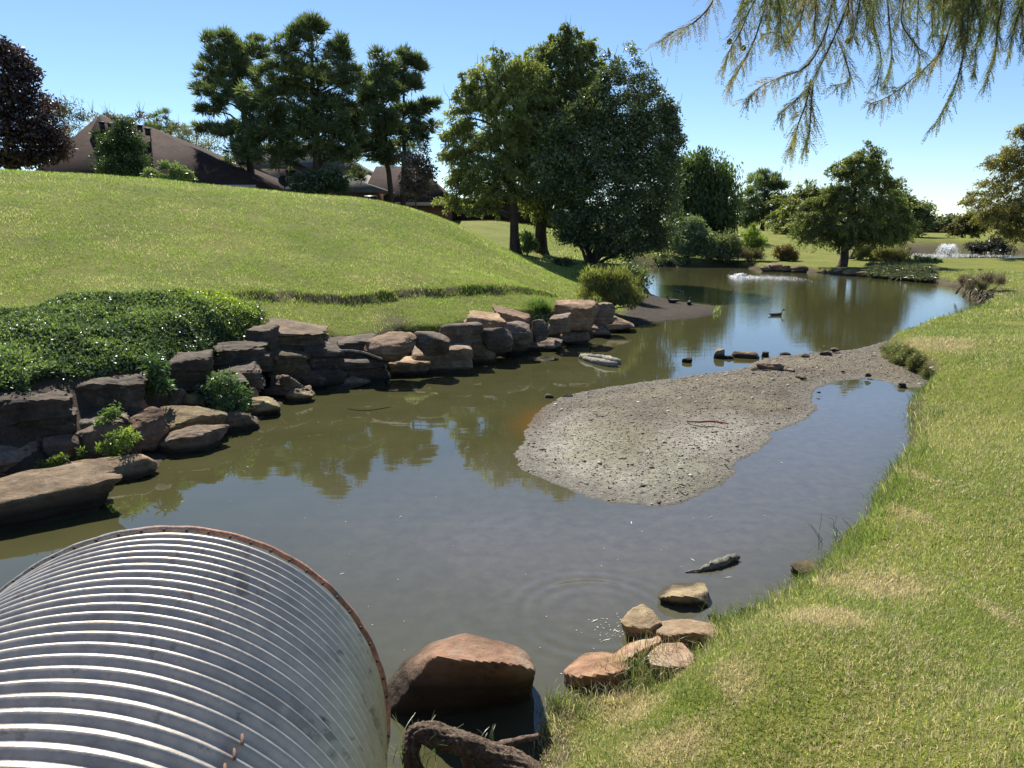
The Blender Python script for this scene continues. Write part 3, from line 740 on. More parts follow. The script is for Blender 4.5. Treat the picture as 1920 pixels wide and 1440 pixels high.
rock_hull('pale angular boulder with a dark undercut front standing in the shallow water',
          [_b(1232, 1110, 5.62), _b(1262, 1093, 5.78), _b(1300, 1095, 5.80), _b(1322, 1091, 5.78), _b(1328, 1108, 5.55), _b(1298, 1118, 5.42), _b(1262, 1117, 5.42), _b(1233, 1121, 5.48),
           _z(1262, 5.5, -.12), _z(1300, 5.45, -.12), _z(1332, 5.5, -.1), _z(1326, 5.8, -.12), _z(1262, 5.8, -.12), _b(1333, 1140, 5.42)], (1.5, 1.5, 1.2), 'rock', 'boulder', RG, 5, 1.0, 4, 60.0, .07)
rock_hull('low pale pitted rock in the water left of the grassy slab', [_b(1162, 1166, 4.98), _b(1184, 1141, 5.12), _b(1206, 1132, 5.16), _b(1226, 1146, 5.1), _b(1241, 1166, 4.98), _b(1216, 1179, 4.86), _b(1175, 1174, 4.90), _z(1188, 4.95, -.08), _z(1236, 4.95, -.08), _z(1225, 5.2, -.08), _z(1175, 5.15, -.08)], (1.5, 1.45, 1.15), 'rock', 'boulder', RG, 5, 1.9, 5, 40.0, .05)
rock_hull('brown slab sinking into the grass below the angular boulder', [_b(1222, 1182, 4.92), _b(1236, 1164, 5.06), _b(1290, 1160, 5.08), _b(1332, 1168, 5.0), _b(1352, 1190, 4.86), _b(1346, 1206, 4.78), _b(1300, 1186, 4.76), _b(1258, 1192, 4.76), _z(1240, 4.8, -.08), _z(1345, 4.85, -.08), _z(1330, 5.1, -.08), _z(1240, 5.1, -.08)], (1.3, 1.2, 1.0), 'rock', 'rock_slab', RG, 5, 1.3, 6, 50.0, .05)
rock_hull('orange rusty boulder lying at the lawn edge', [_b(1072, 1240, 4.66), _b(1096, 1224, 4.72), _b(1130, 1221, 4.74), _b(1165, 1228, 4.68), _b(1054, 1260, 4.44), _b(1088, 1268, 4.26), _b(1150, 1262, 4.28), _b(1180, 1250, 4.4), _z(1056, 4.4, -.08), _z(1172, 4.36, -.06), _z(1165, 4.75, -.1), _z(1085, 4.8, -.1)], (1.0, .98, .85), 'rock_red', 'boulder', RG, 5, 1.2, 7, 50.0, .05)
rock_hull('narrow orange ridge rock joining the rusty boulder to the slab', [_b(1142, 1232, 4.66), _b(1185, 1202, 4.92), _b(1213, 1183, 5.0), _b(1240, 1188, 4.9), _b(1238, 1202, 4.74), _b(1190, 1226, 4.56), _b(1158, 1250, 4.45), _z(1150, 4.5, -.08), _z(1235, 4.8, -.08), _z(1215, 5.05, -.1), _z(1150, 4.75, -.1)], (1.0, 1.0, .92), 'rock_red', 'boulder', RG, 5, 1.2, 8, 50.0, .05)
rock_hull('buff rock half buried in dry grass right of the ridge rock', [_b(1214, 1226, 4.6), _b(1240, 1205, 4.68), _b(1278, 1204, 4.68), _b(1302, 1230, 4.5), _b(1300, 1250, 4.4), _b(1250, 1250, 4.38), _b(1220, 1245, 4.42), _z(1225, 4.45, -.05), _z(1300, 4.42, -.05), _z(1290, 4.7, -.05), _z(1230, 4.7, -.05)], (1.05, 1.15, 1.1), 'rock_red', 'boulder', RG, 5, 1.2, 9, 50.0, .05)
rock('dark rounded rock at the water edge right of the floating timber', (1480, 1044, 1546, 1094), -.02, .9, 68, 3.5, 7, (0, 0), .1, (.85, .82, .6), group=RG, name=B)
rock('small muddy stone tucked in the grass edge near the angular boulder', (1326, 1146, 1352, 1164), .0, .8, 69, 3, 7, (0, 0), 0, (.9, .85, .7), group=RG, name='stone', sub=3)
rock('crumbly muddy clod at the lawn edge', (1383, 1134, 1418, 1156), .0, .8, 70, 3, 7, (0, 0), 0, (1.0, .95, .85), group=RG, name='stone', sub=3, rough=2)
# rocks of the gravel bar
BG = 'stones around the gravel bar'
rock('small dark stone alone in the water left of the bar point', (1278, 667, 1298, 682), -.02, .8, 71, 3, 7, group=BG, name='stone', tint=.55, sub=3)
rock('pointed grey stone standing in the water at the bar point', (1337, 652, 1359, 674), -.02, .8, 72, 2.5, 7, (.3, 0), group=BG, name='stone', sub=3, tint=1.2)
rock('low stone against the pointed one', (1353, 664, 1375, 675), -.02, .8, 73, 3, 7, group=BG, name='stone', sub=3)
rock('long low brown stone at the far edge of the bar', (1372, 657, 1423, 674), -.02, .6, 74, 3, 8, (-.12, 0), group=BG, name='stone', sub=3, tint=(1.0, .85, .72))
rock('squarish dark stone right of the long brown one', (1427, 658, 1442, 671), -.02, .8, 75, 5, 5, group=BG, name='stone', sub=3, tint=.6)
rock('flat dark stone at the water behind the big bar rock', (1462, 659, 1483, 668), -.02, .8, 76, 3, 7, group=BG, name='stone', sub=3, tint=.7)
rock('big low wrinkled rock lying on top of the gravel bar', (1408, 674, 1476, 699), .03, .7, 77, 3, 9, (.1, 0), group=BG, name=B, tint=(1.05, .95, .85), rough=1.6)
rock('flat chip of rock at the right foot of the wrinkled rock', (1470, 690, 1490, 699), .05, .8, 78, 3, 7, group=BG, name='stone', sub=3)
rock('dark stone on the neck of the bar before the right bank', (1622, 698, 1634, 706), .06, .8, 79, 4, 7, group=BG, name='stone', sub=3, tint=.5)
rock('dark stone at the water near the right bank end of the bar', (1684, 716, 1700, 728), .0, .8, 80, 4, 7, group=BG, name='stone', sub=3, tint=.55)
rock('pale stone in the water off the left tip of the bar', (1020, 737, 1038, 748), -.01, .8, 81, 3, 7, group=BG, name='stone', sub=3, tint=1.5)
rock('small grey stone on the shoreline right of the pale one', (1052, 737, 1074, 746), .0, .8, 82, 3, 7, group=BG, name='stone', sub=3, tint=.8)
for i, (x, y, w, lb) in enumerate([(1510, 668, 16, 'thin dark stone on the far shore of the bar, left of three'), (1548, 664, 22, 'thin dark stone on the far shore of the bar, middle of three'), (1566, 657, 18, 'thin dark stone on the far shore of the bar, right of three'),
                               (1506, 710, 14, 'brown pebble stone beside another on the middle of the bar'), (1496, 707, 10, 'smaller brown pebble stone left of its neighbour on the bar'), (1535, 736, 8, 'dark pebble at the inner water edge of the bar'),
                               (1360, 750, 12, 'pale brick shaped stone in the middle of the bar'), (1382, 838, 8, 'dark pebble near the lower right shore of the bar'), (1580, 697, 8, 'dark pebble below the thin dark stones')]):
    rock(lb, (x - w / 2, y - w * .35, x + w / 2, y + w * .12), .05, .7, 90 + i, 3, 6, group=BG, name='stone', sub=2, tint=1.7 if 'pale' in lb else .7)
# far shore rocks
FG = 'rocks on the far shore'
for i, (bx_, lb, t) in enumerate([((1424, 498, 1450, 510), 'leftmost low rock of the far shore pile', 1.0), ((1440, 492, 1466, 510), 'upright broken rock in the far shore pile', 1.2), ((1463, 497, 1487, 511), 'rounded brown rock in the far shore pile', 1.1),
                               ((1482, 497, 1515, 512), 'rightmost dark sloping rock of the far shore pile', .8), ((1562, 501, 1592, 514), 'pale pinkish flat rock at the cypress foot', 1.9), ((1580, 504, 1614, 518), 'pale broken flat rock in the middle beside the reed bed', 1.6), ((1606, 508, 1634, 520), 'grey flat rock touching the reed bed', 1.1)]):
    rock(lb, bx_, -.02, .7, 110 + i, 3.5, 8, (.1 if i % 2 else -.15, 0), .1, (t, t * .9, t * .8), group=FG, name=B, sub=3)
rock('brown stump like rock on the far right lawn', (1827, 503, 1845, 513), .3, .8, 120, 4, 7, name='rock', sub=3, tint=.6, d=40)
rock('white stone at the right edge of the far lawn', (1890, 508, 1925, 517), .3, .8, 121, 4, 7, name='rock', sub=3, tint=3.0, d=39)
rock('pale flat stone set into the hillside grass', (739, 424, 755, 431), None, 1.2, 122, 4, 6, name='rock', sub=3, tint=2.6, d=27.5)

# ------------------------------------------------------------------ corrugated culvert pipe
PC = np.array([-1.433, 2.739, 0.882]); PTH = -0.173; PTI = -0.095; PR = 0.9
ax = np.array([math.sin(PTH) * math.cos(PTI), math.cos(PTH) * math.cos(PTI), math.sin(PTI)])
pu = np.array([math.cos(PTH), -math.sin(PTH), 0.0]); pw = np.cross(pu, ax)
def steel_mat():
    m, nt, out = newmat('galvanised_steel'); k = N(nt); tc = k.node('ShaderNodeTexCoord').outputs['Object']
    mp = k.node('ShaderNodeMapping'); k.l(tc, mp.inputs[0]); mp.inputs['Scale'].default_value = (1, 1, 1)
    n1 = k.noise(2.5, 5, 0.6, tc); n2 = k.noise(18, 5, 0.7, tc); n3 = k.noise(120, 3, 0.6, tc)
    c = k.ramp(n1, [(0.3, (0.38, 0.34, 0.285)), (0.7, (0.52, 0.47, 0.40))])
    c = k.mix(1.0, c, k.ramp(n2, [(0.3, (0.78,) * 3), (0.65, (1.08,) * 3)]), 'MULTIPLY')
    spot = k.ramp(k.math('MULTIPLY', n1, n2), [(0.33, (0,) * 3), (0.40, (1,) * 3)])
    c = k.mix(k.math('MULTIPLY', spot, 0.6), c, (0.12, 0.085, 0.06))
    sc_ = k.node('ShaderNodeSeparateColor'); k.l(k.attr('Mask').outputs['Color'], sc_.inputs[0])
    c = k.mix(k.math('MULTIPLY', sc_.outputs[0], k.ramp(n2, [(0.35, (.3,) * 3), (0.6, (1,) * 3)])), c, (0.13, 0.075, 0.045))
    c = k.mix(k.math('MULTIPLY', sc_.outputs[1], k.ramp(n2, [(0.45, (.0,) * 3), (0.55, (1,) * 3)])), c, (0.03, 0.028, 0.024))
    r = k.ramp(n2, [(0.3, (0.42,) * 3), (0.7, (0.58,) * 3)])
    k.principled(out, c, r, 0.66, k.bump(n3, 0.15, 0.004, k.bump(n1, 0.25, 0.03)), 0.4)
    return m
M['steel'] = steel_mat()
pitch_c = 0.0685
PL = 3.9
root = empty('culvert_pipe', PC - ax * PL / 2, 'huge grey corrugated steel drain pipe with a rusty rim at the water', 'drain pipe')
NS = 14
ss = np.arange(0, PL, pitch_c / NS); na = 220
ph = np.linspace(0, 2 * PI, na, endpoint=False)
fr = (ss / pitch_c) % 1.0; ribn = np.floor(ss / pitch_c).astype(int)
c0 = np.cos(2 * PI * (fr - .5))
prof = 0.0125 * (2 * (.5 + .5 * c0) ** 2.2 - 1)
lock = (ribn % 8 == 6)
prof = prof + np.where(lock, .0075 * np.exp(-((fr - .14) / .05) ** 2) + .004 * np.exp(-((fr - .27) / .035) ** 2), 0)   # lock seam between sheets
prof = prof - 0.0135
S, A = np.meshgrid(ss, ph, indexing='ij')
R = PR + prof[:, None] + 0.004 * vnoise(np.stack([S * 1.2, np.cos(A) * 2, np.sin(A) * 2], -1), 1.0, 77) + 0.0 * A
V = PC + (-ax) * S[..., None] + R[..., None] * (np.cos(A)[..., None] * pu + np.sin(A)[..., None] * pw)
ii = np.arange(len(ss) * na).reshape(len(ss), na); jj = np.roll(ii, -1, 1)
Q = np.stack([ii[:-1].ravel(), jj[:-1].ravel(), jj[1:].ravel(), ii[1:].ravel()], 1)
Ri = R - 0.012
Vi = PC + (-ax) * S[..., None] + Ri[..., None] * (np.cos(A)[..., None] * pu + np.sin(A)[..., None] * pw)
nV = len(ss) * na
# weld seams running across a few ribs, and dark streaks beside the lock seams
wd = PC[None, None]
w1 = np.exp(-((A - 0.93) * PR / .014) ** 2) * ((S > 1.22) & (S < 2.0))
streak = ((ribn % 8 == 6) | (ribn % 8 == 5))[:, None] * np.exp(-((A - .45) / .45) ** 2) * (vnoise(np.stack([S * 14, A * 16, A * 0], -1), 1.0, 5) > .0)
spots = (vnoise(np.stack([S * 16, A * 18, A * 0], -1), 1.0, 9) > .88) * (A < 1.3) * 1.0
mk = np.stack([w1, np.clip(streak * .55 + spots * .8, 0, 1), 0 * A], -1).reshape(-1, 3)
mesh_np('pipe_wall', np.concatenate([V.reshape(-1, 3), Vi.reshape(-1, 3)]) - 0, [Q, Q[:, ::-1] + nV], M['steel'], root, None, True, {'Mask': np.concatenate([mk, mk * 0])})
M['root_rust'] = plain('weld_rust', (0.17, 0.10, 0.07), .8, .2, 60, .5, .5, .004)
m, nt, out = newmat('rim_paint_and_rust'); k = N(nt); tc = k.pos()
n1 = k.noise(7, 5, .7, tc); n2 = k.noise(40, 4, .7, tc)
c = k.ramp(n1, [(.32, (.16, .13, .12)), (.45, (.30, .15, .10)), (.6, (.46, .24, .16)), (.75, (.30, .24, .22))])
px_ = k.node('ShaderNodeSeparateXYZ'); k.l(tc, px_.inputs[0])
side = k.ramp(k.math('ADD', px_.outputs[0], k.math('ADD', k.math('MULTIPLY', n1, .8), 1.25)), [(.1, (0,) * 3), (.5, (1,) * 3)])
c = k.mix(side, (.24, .225, .21), c)
M['rivet'] = plain('rivet', (.06, .05, .045), .7, .5)
c = k.mix(1.0, c, k.ramp(n2, [(.3, (.5,) * 3), (.65, (1.2,) * 3)]), 'MULTIPLY')
k.principled(out, c, .8, .1, k.bump(n2, .6, .006)); M['rim'] = m
b = MB(); a = np.linspace(0, 2 * PI, 181)
rr = PR + .001 + .0015 * np.sin(a * 37)
b.tube(PC + ax * .018 + rr[:, None] * (np.cos(a)[:, None] * pu + np.sin(a)[:, None] * pw), .0125, 10, False, wob=.05)
b.build('rim', M['rim'], root, True)
for t in np.arange(0.1, 6.2, .095):
    if math.sin(t) < -.45: continue
    b = MB()
    rad = np.cos(t) * pu + np.sin(t) * pw; p0 = PC - ax * .012 + rad * (PR - .002)
    b.tube([p0, p0 + rad * .012], [.006, .005], 6)
    b.build('rivet', M['rivet'], root)
for sidx in np.arange(18, 28):
    s0 = (sidx + .5) * pitch_c; t = .925 + rng.uniform(-.012, .012); rad = np.cos(t) * pu + np.sin(t) * pw; tan = -np.sin(t) * pu + np.cos(t) * pw
    if sidx % 8 == 6: continue
    b = MB()
    p0 = PC - ax * s0 + rad * (PR + .004)
    b.tube([p0 - ax * .02 - tan * .004, p0 + rad * .003, p0 + ax * .02 + tan * .004], [.003, .0045, .003], 7, wob=.3)
    b.build('weld', M['root_rust'], root, True)

# ------------------------------------------------------------------ trees and shrubs
def limb_path(a, b, sag=.12, n=7, wig=.06):
    a, b = np.asarray(a, float), np.asarray(b, float); t = np.linspace(0, 1, n)[:, None]
    L = np.linalg.norm(b - a); p = a + (b - a) * t
    p[:, 2] += (np.sin(t[:, 0] * PI)) * sag * L
    p[1:-1] += rng.normal(size=(n - 2, 3)) * wig * L * .3
    return p
def crown_leaves(mb, cents, rads, per, L, Wd, base, hi, mode='broad', jit=.35, outc=None, cvar=.25):
    """clumps of small leaves; every leaf is a face of its own"""
    n = len(cents)
    for ch in range(0, n, 400):
        c = cents[ch:ch + 400]; r = rads[ch:ch + 400]; m = len(c)
        k = per
        u = unit(rng.normal(size=(m, k, 3))); rad = rng.random((m, k)) ** (1 / 2.2)
        if mode == 'pine':
            rad = rng.random((m, k)) * .5
            u[..., 2] = u[..., 2] * .8 + .35; u = unit(u)
        p = c[:, None] + u * (rad * r[:, None])[..., None] * (np.array([1, 1, .75]) if mode != 'spray' else 1)
        out = unit(c - outc) if outc is not None else np.zeros_like(c)
        if mode == 'broad':
            d = unit(rng.normal(size=(m, k, 3)) + .5 * u + np.array([0, 0, -.2])); s = perp(d)
        elif mode == 'pine':
            d = unit(u + rng.normal(size=(m, k, 3)) * .25 + out[:, None] * .35 + np.array([0, 0, .25])); s = perp(d)
        elif mode == 'spray':
            axis_ = unit(out * np.array([1, 1, .2]) + rng.normal(size=(m, 3)) * .4 + np.array([0, 0, -.25]))
            t = rng.random((m, k)) * 2 - 1
            p = c[:, None] + axis_[:, None] * (t * r[:, None])[..., None] + u * (r[:, None] * .38 * rng.random((m, k)))[..., None]
            p[..., 2] -= (t ** 2) * r[:, None] * .3
            d = unit(axis_[:, None] * .55 + rng.normal(size=(m, k, 3)) * .5 + np.array([0, 0, -.55])); s = perp(d)
        elif mode == 'weep':
            p[..., 2] = c[:, None, 2] + (rng.random((m, k)) - .6) * r[:, None] * 2.2
            d = unit(rng.normal(size=(m, k, 3)) * .35 + np.array([0, 0, -1.0])); s = perp(d)
        elif mode == 'up':
            d = unit(rng.normal(size=(m, k, 3)) * .5 + np.array([0, 0, 1.0])); s = perp(d)
        Ls = L * rng.uniform(.45, 1.6, (m, k)); Ws = Wd * rng.uniform(.55, 1.4, (m, k))
        cl = rng.random((m, 1, 1)) * .7 + rng.random((m, k, 1)) * .3
        colr = 1.62 * (np.array(base) * (1 - cl) + np.array(hi) * cl) * (1 + cvar * rng.uniform(-1, 1, (m, 1, 1)))
        mb.leaves(p.reshape(-1, 3), d.reshape(-1, 3), s.reshape(-1, 3), Ls.ravel(), Ws.ravel(), colr.reshape(-1, 3))
SPEC = dict(
    pine=dict(mode='pine', L=.34, Wd=.055, base=(.036, .053, .030), hi=(.105, .13, .068), cr=.58, per=105, dens=1.45, fill=.3, mat='needle'),
    cypress=dict(mode='spray', L=.15, Wd=.06, base=(.08, .10, .03), hi=(.19, .20, .06), cr=.48, per=80, dens=2.0, fill=.36, mat='leaf'),
    broad=dict(mode='broad', L=.15, Wd=.085, base=(.036, .054, .022), hi=(.09, .12, .04), cr=.55, per=80, dens=1.8, fill=.4, mat='gloss_leaf'),
    dull=dict(mode='broad', L=.2, Wd=.11, base=(.03, .042, .018), hi=(.062, .075, .026), cr=.7, per=65, dens=1.5, fill=.3, mat='leaf'),
)
def tree(name, label, cat, base, d, blobs, spec, r0=.2, top=None, limbs=14, group=None, seed=1, stems=0, bark='bark', over=None, lean=0, bare=0, zbase=None, trunks=None, forkz=.25):
    """blobs: (px, py, rx, ry[, extra distance]) of the crown, at the tree's own distance"""
    global rng
    rng = np.random.default_rng(seed)
    sp = dict(SPEC[spec]); sp.update(over or {})
    if base is None: bx0 = np.mean([q[0] for q in blobs])
    else: bx0 = base
    x = (bx0 - 960) / FPX * (d * CP + .0) ; 
    # distance along the axis for a point at y = d near camera height
    x = W(bx0, 440, d)[0]
    z = float(H(x, d)) - .08 if zbase is None else zbase
    root = empty(name, (x, d, z), label, cat, group)
    foot = np.array([x, d, z])
    cents = []; rads = []
    bc = []
    for bl in blobs:
        px, py, rx, ry = bl[:4]; de = bl[4] if len(bl) > 4 else 0.0
        c = W(px, py, d + de); sc_ = axis_depth(c) / FPX
        a, b_, e = rx * sc_, ry * sc_, (rx * .6 + ry * .4) * sc_ * .9
        bc.append((c, a, e, b_))
        n = max(4, int(sp['dens'] * 2.2 * (a * b_ + a * e + b_ * e) * 1.0 / sp['cr'] ** 2))
        u = unit(rng.normal(size=(n, 3)))
        rr = np.where(rng.random(n) < sp['fill'], rng.random(n) ** .5 * .8, rng.uniform(.78, 1.0, n))
        q = c + u * rr[:, None] * np.maximum(np.array([a, e, b_]) * 1.08 - sp['cr'] * .35, .05)
        q += (vnoise(q, .6, seed)[:, None] * .9 + vnoise(q, 1.5, seed + 1)[:, None] * .5) * u * sp['cr'] * 1.1
        cents.append(q); rads.append(np.full(n, sp['cr']) * rng.uniform(.65, 1.25, n) * min(1.0, .45 + .6 * min(a, b_) / (sp['cr'] * 1.6)))
    cents = np.concatenate(cents); rads = np.concatenate(rads)
    zg = H(cents[:, 0], cents[:, 1]); ok = cents[:, 2] > (zg + rads * .4 if zbase is None else zbase)
    cents, rads = cents[ok], rads[ok]
    outc = np.average([b[0] for b in bc], axis=0, weights=[b[1] * b[3] for b in bc]); outc = np.array([outc[0], outc[1], outc[2] - .3])
    mb = MB(); crown_leaves(mb, cents, rads, sp['per'], sp['L'], sp['Wd'], sp['base'], sp['hi'], sp['mode'], outc=outc, cvar=sp.get('cvar', .3))
    mb.build('crown', M[sp['mat']], root)
    # trunk and limbs
    tb = MB()
    topz = max(b[0][2] + b[3] * .3 for b in bc if b[1] >= .55 * max(q[1] for q in bc))
    if stems:
        for k in range(stems):
            c = cents[rng.integers(len(cents))]; f = foot + np.array([rng.uniform(-.25, .25), rng.uniform(-.2, .2), 0]) * (r0 * 12)
            tb.tube(limb_path(f, c, .05, 7), np.linspace(r0, r0 * .3, 7), 6)
    else:
        tp = np.array([outc[0] if top is None else W(top, 300, d)[0], d, topz])
        tips = [tp] if trunks is None else [np.array([W(t, 300, d)[0], d + rng.uniform(-.5, .5), topz]) for t in trunks]
        for tp in tips:
            n = 10; t = np.linspace(0, 1, n)[:, None]; pth = foot + (tp - foot) * t
            pth[1:, :2] += np.cumsum(rng.normal(size=(n - 1, 2)), 0) * .05 * r0 * 4
            rad = r0 * (1 - .85 * t[:, 0]); rad[0] *= 1.55; 
            flare = np.concatenate([[foot], [foot + (tp - foot) * .025], pth[1:]]); fr_ = np.concatenate([[r0 * 1.6], [r0 * 1.12], rad[1:]])
            tb.tube(flare, fr_, 10, wob=.06)
            order = rng.choice(len(cents), min(limbs, len(cents)), replace=False)
            for i in order:
                c = cents[i]; hz = c[2] - foot[2]; Lh = np.hypot(*(c - foot)[:2])
                f = np.clip((hz - .45 * Lh) / (topz - foot[2]), forkz * .8, .92)
                a = np.array([np.interp(f, t[:, 0], pth[:, q]) for q in range(3)]); ra = np.interp(f, t[:, 0], rad)
                tb.tube(limb_path(a, c, .06, 7), np.linspace(min(ra * .6, r0 * .45), .018, 7), 6)
    for k in range(bare):
        c = cents[np.argsort(-cents[:, 2])[rng.integers(max(1, len(cents) // 3))]]
        tb.tube(limb_path(c, c + np.array([rng.normal() * .25, 0, rng.uniform(.5, 1.3)]), .0, 5), np.linspace(.016, .005, 5), 4)
    tb.build('trunk' if not stems else 'stems', M[bark], root, True)
    return root
TG = None
# big pines behind the hill
tree('pine_tree', 'tallest dark pine with a straight trunk in the middle of the hilltop group', 'tree', 597, 46,
     [(585, 55, 36, 32), (545, 85, 30, 24), (635, 92, 32, 30), (520, 135, 50, 34), (600, 140, 60, 38), (655, 150, 34, 36), (490, 190, 48, 34), (560, 200, 60, 38), (640, 215, 58, 40), (500, 245, 55, 34), (580, 262, 60, 36), (655, 265, 44, 32), (520, 292, 45, 20), (460, 270, 36, 30), (630, 292, 34, 14), (480, 240, 30, 30)],
     'pine', .34, 597, 26, 'pines behind the hill', 101, trunks=None)
tree('pine_tree', 'broad left pine with open ragged branches behind the hill', 'tree', 481, 50,
     [(425, 85, 38, 24), (465, 95, 40, 30), (400, 125, 30, 22), (440, 130, 40, 28), (385, 165, 26, 18), (425, 180, 40, 24), (465, 180, 36, 40), (395, 205, 28, 16), (385, 240, 26, 14), (430, 245, 40, 24), (470, 275, 34, 20), (445, 298, 24, 10)],
     'pine', .3, 455, 22, 'pines behind the hill', 102)
tree('pine_tree', 'slim trunked pine standing right of the tallest one behind the hill', 'tree', 733, 47,
     [(715, 130, 30, 26), (700, 180, 40, 36), (735, 175, 28, 30), (690, 235, 42, 32), (730, 240, 40, 32), (700, 280, 46, 24), (725, 300, 36, 16), (665, 330, 16, 10)],
     'pine', .21, 722, 16, 'pines behind the hill', 103)
tree('pine_tree', 'rightmost pine with a round top and bare lower trunk behind the hill', 'tree', 757, 49,
     [(765, 115, 36, 24), (740, 135, 28, 20), (790, 125, 18, 20), (770, 160, 36, 24), (770, 205, 40, 24), (800, 195, 22, 16), (780, 245, 36, 24), (760, 280, 34, 18), (815, 195, 14, 12)],
     'pine', .21, 765, 18, 'pines behind the hill', 104)
tree('pine_tree', 'small far pine with a rounded top behind the big roof', 'tree', 308, 75, [(305, 232, 30, 14), (290, 246, 22, 14), (325, 250, 24, 16)], 'pine', .2, 305, 8, None, 105, over=dict(cr=.8, per=110))
tree('purple_leaf_tree', 'dark purple leaved tree at the left edge of the picture', 'tree', 28, 38,
     [(10, 110, 30, 40), (40, 130, 30, 30), (10, 170, 50, 45), (60, 200, 36, 40), (20, 240, 60, 50), (85, 250, 34, 34), (60, 285, 50, 30), (105, 285, 26, 24), (10, 295, 50, 24)],
     'broad', .2, 20, 18, None, 106, over=dict(base=(.016, .010, .014), hi=(.05, .028, .034), L=.17, Wd=.11, dens=1.3))
tree('grey_leaf_tree', 'thin grey leaved tree between the purple tree and the big roof', 'tree', 110, 62, [(95, 200, 32, 22), (130, 205, 24, 24), (105, 235, 40, 24), (150, 222, 16, 18), (85, 260, 30, 30), (125, 265, 30, 20)], 'dull', .16, 110, 14, None, 107, bark='pale_bark',
     over=dict(base=(.045, .05, .04), hi=(.09, .095, .075), dens=.75, L=.2, Wd=.08), bare=14)
tree('bare_top_tree', 'sparse brownish tree tops rising behind the big roof', 'tree', 225, 70, [(205, 220, 28, 13), (240, 225, 30, 12), (263, 218, 12, 14), (180, 232, 20, 12)], 'dull', .16, 225, 14, None, 108, bark='pale_bark', over=dict(base=(.06, .058, .034), hi=(.11, .10, .055), dens=.8, Wd=.08), bare=30)
tree('grey_leaf_tree', 'pale silvery tree behind the right slope of the big roof', 'tree', 372, 66, [(335, 250, 28, 22), (362, 270, 30, 26), (390, 285, 30, 24), (420, 300, 24, 14), (350, 290, 30, 20), (400, 262, 20, 18)], 'dull', .16, 370, 14, None, 109, bark='pale_bark',
     over=dict(base=(.055, .06, .042), hi=(.12, .12, .085), dens=.8, L=.2, Wd=.08), bare=8)
tree('evergreen_tree', 'dense dark green conical tree standing before the big roof', 'tree', 235, 41, [(232, 242, 18, 20), (222, 265, 28, 26), (248, 268, 26, 28), (214, 300, 28, 32), (252, 305, 32, 30), (235, 322, 46, 18)], 'broad', .1, 234, 10, None, 110,
     over=dict(base=(.018, .034, .013), hi=(.05, .08, .025), cr=.4, L=.12, Wd=.06))
tree('sunlit_shrub', 'bright leafy shrub peeking over the hill right of the conical tree', 'shrub', 315, 33, [(283, 326, 16, 16), (308, 312, 7, 16), (330, 322, 20, 20), (352, 330, 12, 14), (305, 335, 40, 12)], 'broad', .03, None, 10, None, 111, stems=8,
     over=dict(base=(.07, .10, .035), hi=(.15, .19, .07), cr=.26, L=.11, Wd=.06, dens=.9, fill=.2))
tree('evergreen_shrub', 'dark shrub wrapped round the foot of the tallest pine', 'shrub', 602, 42, [(580, 345, 20, 18), (620, 335, 26, 26), (600, 350, 40, 18), (640, 350, 16, 18)], 'broad', .05, None, 10, None, 112, stems=8, over=dict(base=(.026, .045, .022), hi=(.06, .085, .04), cr=.4))
tree('red_leaf_tree', 'small brownish red tree at the corner of the brown roofed house', 'tree', 778, 43, [(762, 300, 20, 20), (790, 298, 20, 22), (776, 322, 34, 24), (802, 325, 18, 18), (770, 352, 28, 20), (795, 352, 22, 16)], 'broad', .07, 780, 14, None, 113, bark='pale_bark',
     over=dict(base=(.045, .032, .028), hi=(.13, .10, .085), cr=.34, L=.14, Wd=.09, dens=.75, per=42, fill=.3))
# cypresses and the dark evergreen at the end of the hill
tree('cypress_tree', 'olive cypress with drooping lower branches nearest the end of the hill', 'tree', 966, 38.5,
     [(880, 142, 10, 20), (905, 134, 10, 14), (938, 112, 14, 14), (986, 114, 14, 16), (858, 176, 10, 14), (838, 258, 10, 20), (885, 160, 20, 22), (935, 142, 42, 32), (980, 150, 40, 40), (900, 190, 46, 34), (960, 210, 70, 46), (870, 235, 36, 34), (930, 265, 74, 44), (990, 270, 46, 50), (858, 285, 38, 36), (905, 320, 62, 34), (975, 330, 60, 38), (862, 335, 32, 26), (900, 355, 50, 20), (965, 365, 60, 18), (925, 372, 40, 14), (848, 372, 26, 16), (885, 390, 36, 12), (930, 388, 26, 12)],
     'cypress', .27, 955, 26, 'cypresses at the end of the hill', 114, over=dict(base=(.075, .095, .036), hi=(.19, .205, .08)), bare=16)
tree('cypress_tree', 'tallest cypress rising behind the olive one with a pointed crown', 'tree', 1014, 40,
     [(1060, 52, 9, 18), (1080, 64, 9, 16), (1108, 92, 12, 18), (1036, 72, 12, 18), (1120, 118, 10, 16), (1062, 72, 24, 22), (1035, 95, 36, 30), (1085, 95, 40, 34), (1020, 140, 55, 44), (1090, 145, 50, 40), (1000, 200, 60, 50), (1060, 210, 70, 60), (1010, 280, 60, 60), (1050, 330, 60, 50), (1030, 385, 55, 30)],
     'cypress', .33, 1040, 24, 'cypresses at the end of the hill', 115, over=dict(base=(.06, .078, .032), hi=(.15, .165, .07)), bare=14)
